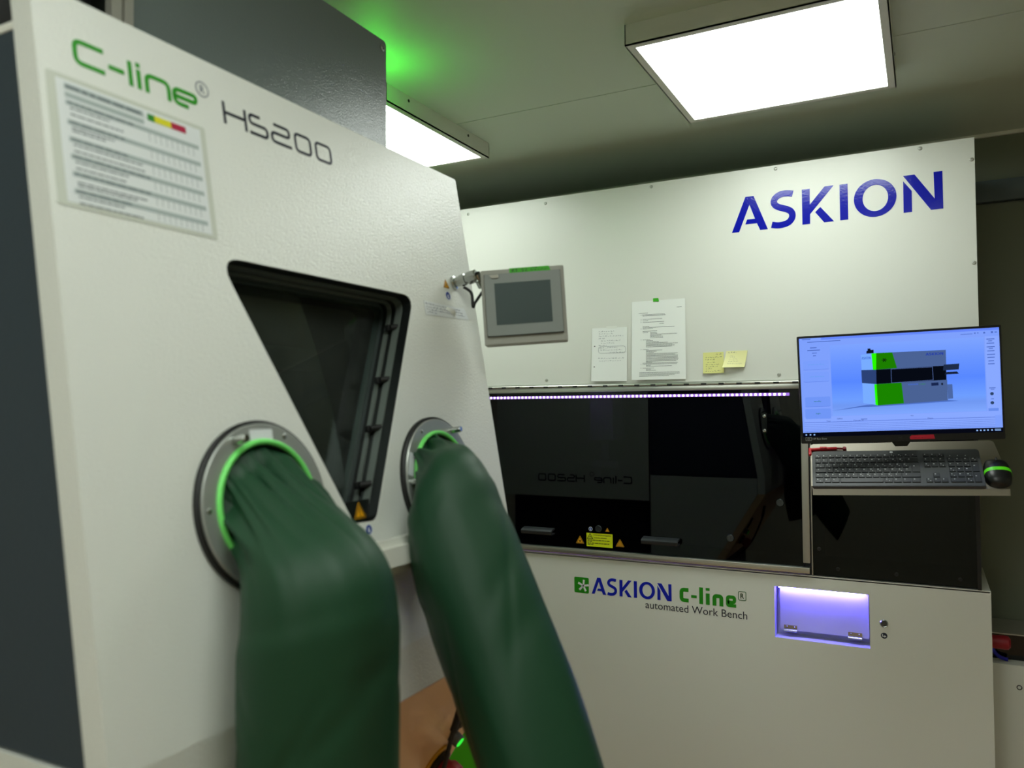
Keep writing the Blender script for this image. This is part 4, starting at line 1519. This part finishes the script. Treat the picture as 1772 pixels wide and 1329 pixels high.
for k in range(6):
    a = k * pi / 3
    ribbon(b, [(-.0331, .0774), (-.0331 + .0068 * math.cos(a), .0774 + .0058 * math.sin(a))], .0024, w0=w_ + .0002, w1=w_ + .0003)
obj('machine_star', b, scr((16, 54, 10)), screen, world=False)
b = bm_new()
kx = (.1203 - .0751) / (.0595 + .590)
kz = .0072 / .1205
T_ = (.0751 + .590 * kx, .0842 - .6010 * kz, kx, kz)
_p = Matrix.Translation((0, 0, w_ + .0001))
big_logo(b, T_, _p)
obj('screen_lettering', b, scr((26, 54, 168)), screen, world=False)
b = bm_new()
kx = (.0932 - .0690) / (.0595 + .590)
big_logo(b, (-.0932 + .590 * kx, .0820 - .6010 * kz, kx, kz), _p)
kx = .026 / (.0595 + .590); kz = .0036 / .1205
big_logo(b, (.0260 + .590 * kx, .0022 - .6010 * kz, kx, kz), _p)
obj('screen_lettering', b, scr((70, 110, 214)), screen, world=False)
b = bm_new()
text_bm(b, 'C-line', .0560, .0715, .0022, .0058, I4, w_ + .0001, w_ + .0002, offset=.01)
obj('screen_lettering', b, scr((50, 140, 60)), screen, world=False)
# chin writing and tape
b = bm_new()
ribbon(b, rounded(rect(-.2550, -.2396, -.1500, -.1400), .001), .0007, closed=True, w0=.0001, w1=.0003)
ribbon(b, [(-.2510, -.1450), (-.2473, -.1425), (-.2436, -.1450), (-.2473, -.1475)], .0008, closed=True, w0=.0001, w1=.0003)
text_bm(b, 'HP Eye Ease', -.2360, -.1970, -.1490, -.1430, I4, .0001, .0003)
obj('chin_print', b, mat('print_grey', (190, 194, 196), .5), mon, world=False)
b = bm_new()
ribbon(b, circle(.0, -.1470, .0050, 24), .0006, closed=True, w0=.0001, w1=.0003)
text_bm(b, 'hp', -.0028, .0028, -.1500, -.1440, I4, .0001, .0003, shear=.25)
obj('chin_logo', b, mat('print_dark_grey', (46, 48, 50), .4), mon, world=False)
b = bm_new(); plate(b, [(.0250, -.1470), (.0300, -.1420), (.0875, -.1412), (.0905, -.1530), (.0270, -.1535)], w0=.0001, w1=.0007)
rt_ = obj('red_tape', b, redtape, mon, 'red tape flag on the lower edge', world=False)
b = bm_new(); scribble(b, .0360, .0700, -.1490, .0040, I4, .0008, .0007, .0009)
obj('handwriting', b, mat('tape_ink', (110, 14, 34), .5), rt_, world=False)
b = bm_new()
plate(b, [(-.026, -.150), (.046, -.150), (.026, -.178), (-.006, -.178)], w0=-.062, w1=-.045)
plate(b, rect(-.0340, .0540, -.1605, -.1590), w0=-.030, w1=-.004)
obj('stand_neck', b, blackg, mon, world=False)

# --------------------------------------------------- keyboard tray and its load
KX, KY, KZ = Vector((.9952, .0925, .0309)), Vector((-.0883, .7200, .6884)), Vector((.0414, -.6878, .7247))
KX.normalize(); KZ = (KZ - KX * KZ.dot(KX)).normalized(); KY = KZ.cross(KX)
MK = frame((-.0857, 2.5563, H - .1869), KX, KY, KZ)
MT = MK @ Matrix.Translation((0, 0, -.0145))
tray = thing('keyboard_tray', 'tilted brushed steel tray that carries the keyboard below the monitor', 'tray', MT)
b = bm_new()
out = rounded([(-.2215, -.0625), (.2780, -.0625), (.2755, .0433), (.2664, .1160), (-.2297, .1140)], [.002, .002, .0, .014, .014])
plate(b, out, w0=-.003, w1=0)
obj('tray_plate', b, brushed, tray, world=False)
b = bm_new()
plate(b, [(-.0625, -.003), (-.0625, .0005), (-.0690, .0005), (-.0830, -.0110), (-.0812, -.0130), (-.0685, -.0030)], w0=-.2235, w1=.2795, M=frame((0, 0, 0), (0, 1, 0), (0, 0, 1), (1, 0, 0)))
obj('front_lip', b, brushed, tray, world=False)
b = bm_new(); box(b, -.2260, -.2235, -.0625, .10, -.003, .006)
obj('side_lip', b, brushed, tray, world=False)
b = bm_new()
p0 = MT @ Vector((.05, .06, -.004))
box(b, p0.x - .03, p0.x + .03, p0.y - .02, BY - .002, p0.z - .045, p0.z - .010, bev=.004)
box(b, p0.x - .05, p0.x + .05, BY - .012, BY - .0005, p0.z - .08, p0.z + .04, bev=.003)
obj('support_arm', b, black, tray)

kb = thing('keyboard', 'full-size dark grey keyboard lying on the tilted steel tray', 'keyboard', MK)
b = bm_new()
plate(b, rounded(rect(-.2225, .2225, -.0705, .0700), [.005, .005, .010, .010]), w0=-.0135, w1=0)
bmesh.ops.bevel(b, geom=[e for e in b.edges if e.is_manifold and e.calc_face_angle(0) > 1.2], offset=.0015, segments=2, affect='EDGES')
obj('shell', b, kbm, kb, world=False)
keys = []
U = .01885
PITCH = .0190
x00 = -.2150


def row(y, widths, h=.0160, x0=x00, pitch=U):
    x = x0
    for wk in widths:
        if wk < 0:
            x += -wk * pitch
            continue
        keys.append((x + wk * pitch / 2, y, wk * pitch - .0024, h))
        x += wk * pitch


yr = [.0455, .0275, .0080, -.0110, -.0305, -.0495]
row(yr[0], [.99] * 15, .0105)
row(yr[1], [1] * 13 + [1.9])
row(yr[2], [1.5] + [1] * 12)
row(yr[3], [1.75] + [1] * 12)
row(yr[4], [1.25] + [1] * 11 + [2.7])
row(yr[5], [1.25, 1.1, 1.25, 6.2, 1.25, 1.25, 1.25, 1.3])
keys.append((.0555, -.0015, .0205, .0355))
for y in (yr[0], yr[1], yr[2]):
    for k in range(3):
        keys.append((.0865 + k * .0190, y, .0165, .0105 if y == yr[0] else .0160))
keys += [(.1055, yr[4], .0165, .0160)] + [(.0865 + k * .0190, yr[5], .0165, .0160) for k in range(3)]
for k in range(4):
    keys.append((.1475 + k * .0194, yr[1], .0168, .0160))
for y in (yr[2], yr[3], yr[4]):
    for k in range(3):
        keys.append((.1475 + k * .0194, y, .0168, .0160))
keys += [(.1475 + 3 * .0194, (yr[2] + yr[3]) / 2, .0168, .0350), (.1475 + 3 * .0194, (yr[4] + yr[5]) / 2, .0168, .0350), (.1572, yr[5], .0362, .0160), (.1475 + 2 * .0194, yr[5], .0168, .0160)]
keys.sort(key=lambda k: -(k[2] * k[3]))


def keyshape(bm, x, y, wk, hk):
    t = bm_new()
    lo = [(x + sx * wk / 2, y + sy * hk / 2) for sx, sy in ((-1, -1), (1, -1), (1, 1), (-1, 1))]
    hi = [(x + sx * (wk / 2 - .0010), y + sy * (hk / 2 - .0010)) for sx, sy in ((-1, -1), (1, -1), (1, 1), (-1, 1))]
    a = [t.verts.new((*p, 0.0)) for p in lo]; c = [t.verts.new((*p, .0030)) for p in hi]
    for i in range(4):
        t.faces.new((a[i], a[(i + 1) % 4], c[(i + 1) % 4], c[i]))
    t.faces.new(c); t.faces.new(a[::-1])
    bmesh.ops.recalc_face_normals(t, faces=t.faces)
    join(bm, t)


legend = mat('legend_white', (206, 210, 212), .5)


def legend_marks(b, x, y, wk, hk):
    n0 = len(b.faces)
    if wk < .1:
        q = .0016
        plate(b, rect(x - wk * .28, x - wk * .28 + random.uniform(.0022, .0042), y + hk * .10, y + hk * .10 + q * 1.5), w0=.0030, w1=.0032)
        if random.random() < .35:
            plate(b, rect(x + wk * .05, x + wk * .05 + .0020, y - hk * .26, y - hk * .26 + q), w0=.0030, w1=.0032)
    for f in list(b.faces)[n0:]:
        f.material_index = 1


for (x, y, wk, hk) in keys[:99]:
    b = bm_new(); keyshape(b, 0, 0, wk, hk); legend_marks(b, 0, 0, wk, hk)
    o = obj('key', b, [keym, legend], kb, world=False)
    o.location = (x, y, 0)
b = bm_new()
for k in keys[99:]:
    keyshape(b, *k); legend_marks(b, *k)
obj('key', b, [keym, legend], kb, world=False, kind='stuff')
b = bm_new(); plate(b, circle(-.0035, .0612, .0036, 24, .0044), w0=0, w1=.0003)
obj('shell_logo', b, signwhite, kb, world=False)
b = bm_new()
for x in (.1475, .1669, .1863):
    plate(b, circle(x, .0445, .0010, 10), w0=0, w1=.0003)
obj('status_lights', b, signwhite, kb, world=False)

# mouse
MMo = MT @ Matrix.Translation((.2568, -.0135, .0002))
ms = thing('computer_mouse', 'black computer mouse with a bright green band on the tray', 'mouse', MMo)


def mouse_shell(bm, y0, y1, grow=0.0, hl=.0525, hw=.0330, ht=.033):
    t = bm_new()
    n, m_ = 24, 20
    rows_ = []
    for i in range(n + 1):
        v = y0 + (y1 - y0) * i / n
        q = max(-1, min(1, v / hl))
        prof = max(0.0, 1 - abs(q) ** 2.8) ** .42
        wv = hw * prof * (1 - .10 * q) + grow
        hv = ht * max(.0, 1 - abs(q + .12) ** 2.6) ** .55 + grow
        rr = []
        for j in range(m_ + 1):
            a = pi * j / m_
            ca, sa = math.cos(a), math.sin(a)
            rr.append(t.verts.new((wv * (abs(ca) ** .75) * (1 if ca >= 0 else -1), v, hv * (max(0, sa) ** .62))))
        rows_.append(rr)
    for i in range(n):
        for j in range(m_):
            t.faces.new((rows_[i][j], rows_[i][j + 1], rows_[i + 1][j + 1], rows_[i + 1][j]))
        t.faces.new((rows_[i][0], rows_[i + 1][0], rows_[i + 1][m_], rows_[i][m_]))
    t.faces.new(rows_[0]); t.faces.new(rows_[-1])
    bmesh.ops.remove_doubles(t, verts=t.verts, dist=1e-6)
    bmesh.ops.recalc_face_normals(t, faces=t.faces)
    join(bm, t)


b = bm_new(); mouse_shell(b, -.0523, .0523)
obj('shell', b, mousem, ms, world=False, ang=60)
b = bm_new(); mouse_shell(b, -.0140, -.0025, .0006)
obj('green_band', b, mousegreen, ms, 'bright green band', world=False, ang=60)
b = bm_new()
ribbon(b, circle(0, 0, .0048, 24), .0008, closed=True, w0=0, w1=.0004)
text_bm(b, 'hp', -.0028, .0028, -.0030, .0030, I4, 0, .0004, shear=.25)
lm = frame((.004, -.0400, .0232), (1, 0, 0), (0, .55, .83), (0, -.83, .55))
bmesh.ops.transform(b, matrix=lm, verts=b.verts)
obj('logo', b, signwhite, ms, world=False)
b = bm_new(); box(b, -.0030, .0030, .022, .034, .0270, .0318, bev=.0015)
obj('scroll_wheel', b, rubber, ms, world=False)

# red stick at the back of the tray
MP = MT @ Matrix.Translation((-.180, .0865, .0006))
rs = thing('red_stick', 'slim red plastic stick lying behind the keyboard at the left of the tray', 'stick', MP)
b = bm_new(); tube(b, [(-.050, -.003, .006), (.028, .001, .006)], .0055, 14)
mbox(b, I4, -.020, .0, -.0035, .0035, .008, .0135, bev=.0012)
obj('barrel', b, redplast, rs, world=False)
b = bm_new(); tube(b, [(.028, .001, .006), (.046, .0, .0055)], .0035, 12); lathe(b, [(0, -.006), (.0055, -.004), (.0055, .004), (0, .006)], Matrix.Translation((.050, 0, .006)), 12)
obj('tip', b, estopred, rs, world=False)
b = bm_new(); box(b, -.0530, -.0440, -.0260, .0030, .0, .011, bev=.003)
obj('cap', b, redplast, rs, world=False)

# --------------------------------------- low cabinet to the right of the bench
sc_ = thing('side_cabinet', 'low pale cabinet with dark top behind the right end of the bench', 'cabinet', (.62, 3.18, 0))
b = bm_new(); box(b, .170, 1.10, 3.05, 3.31, 0, H - .852, bev=.002)
obj('body', b, powder_b, sc_)
b = bm_new(); box(b, .170, 1.10, 3.11, 3.31, H - .852, H - .770)
obj('top_unit', b, blackg, sc_, 'black unit on top')
b = bm_new(); box(b, .170, 1.10, 3.105, 3.31, H - .770, H - .766)
obj('top_edge', b, alum, sc_)
b = bm_new(); lathe(b, [(.008, 0), (.008, .001), (.0055, .0015), (.005, -.001), (0, -.001)], frame((.2490, 3.05, H - .922), (1, 0, 0), (0, 0, 1), (0, -1, 0)), 20)
obj('lock', b, black, sc_)
b = bm_new(); tube(b, [(.176, 3.095, H - .795), (.182, 3.090, H - .822), (.198, 3.086, H - .840), (.222, 3.083, H - .846)], .006, 10, smooth=6)
obj('blue_tube', b, bluegloss, sc_)  # small curved blue tube at the left end of the cabinet

# ------------------------------------------- green signal lamp behind the box
LP = (-1.475 * KL, 1.935 * KL)
sl = thing('signal_lamp', 'signal lamp glowing green just below the ceiling behind the glove box', 'signal lamp', (LP[0], LP[1], H + CZ))
b = bm_new(); tube(b, [(LP[0] - .045, LP[1], H + CZ), (LP[0] - .045, LP[1], H + .925 * KL), (LP[0] - .03, LP[1], H + .912 * KL), (LP[0], LP[1], H + .912 * KL)], .006, 10)
lathe(b, [(0, -.004), (.03, -.004), (.03, 0), (0, 0)], Matrix.Translation((LP[0] - .045, LP[1], H + CZ)), 20)
obj('bracket', b, polem, sl)
b = bm_new(); lathe(b, [(0, 0), (.026, 0), (.026, .022), (0, .022)], Matrix.Translation((LP[0], LP[1], H + .900 * KL)), 24)
obj('base', b, polem, sl)
b = bm_new(); lathe(b, [(0, 0), (.022, 0), (.022, .026), (.016, .036), (0, .038)], Matrix.Translation((LP[0], LP[1], H + .922 * KL)), 24)
obj('lens', b, greenglow, sl, 'glowing green lens')

bpy.context.view_layer.update()
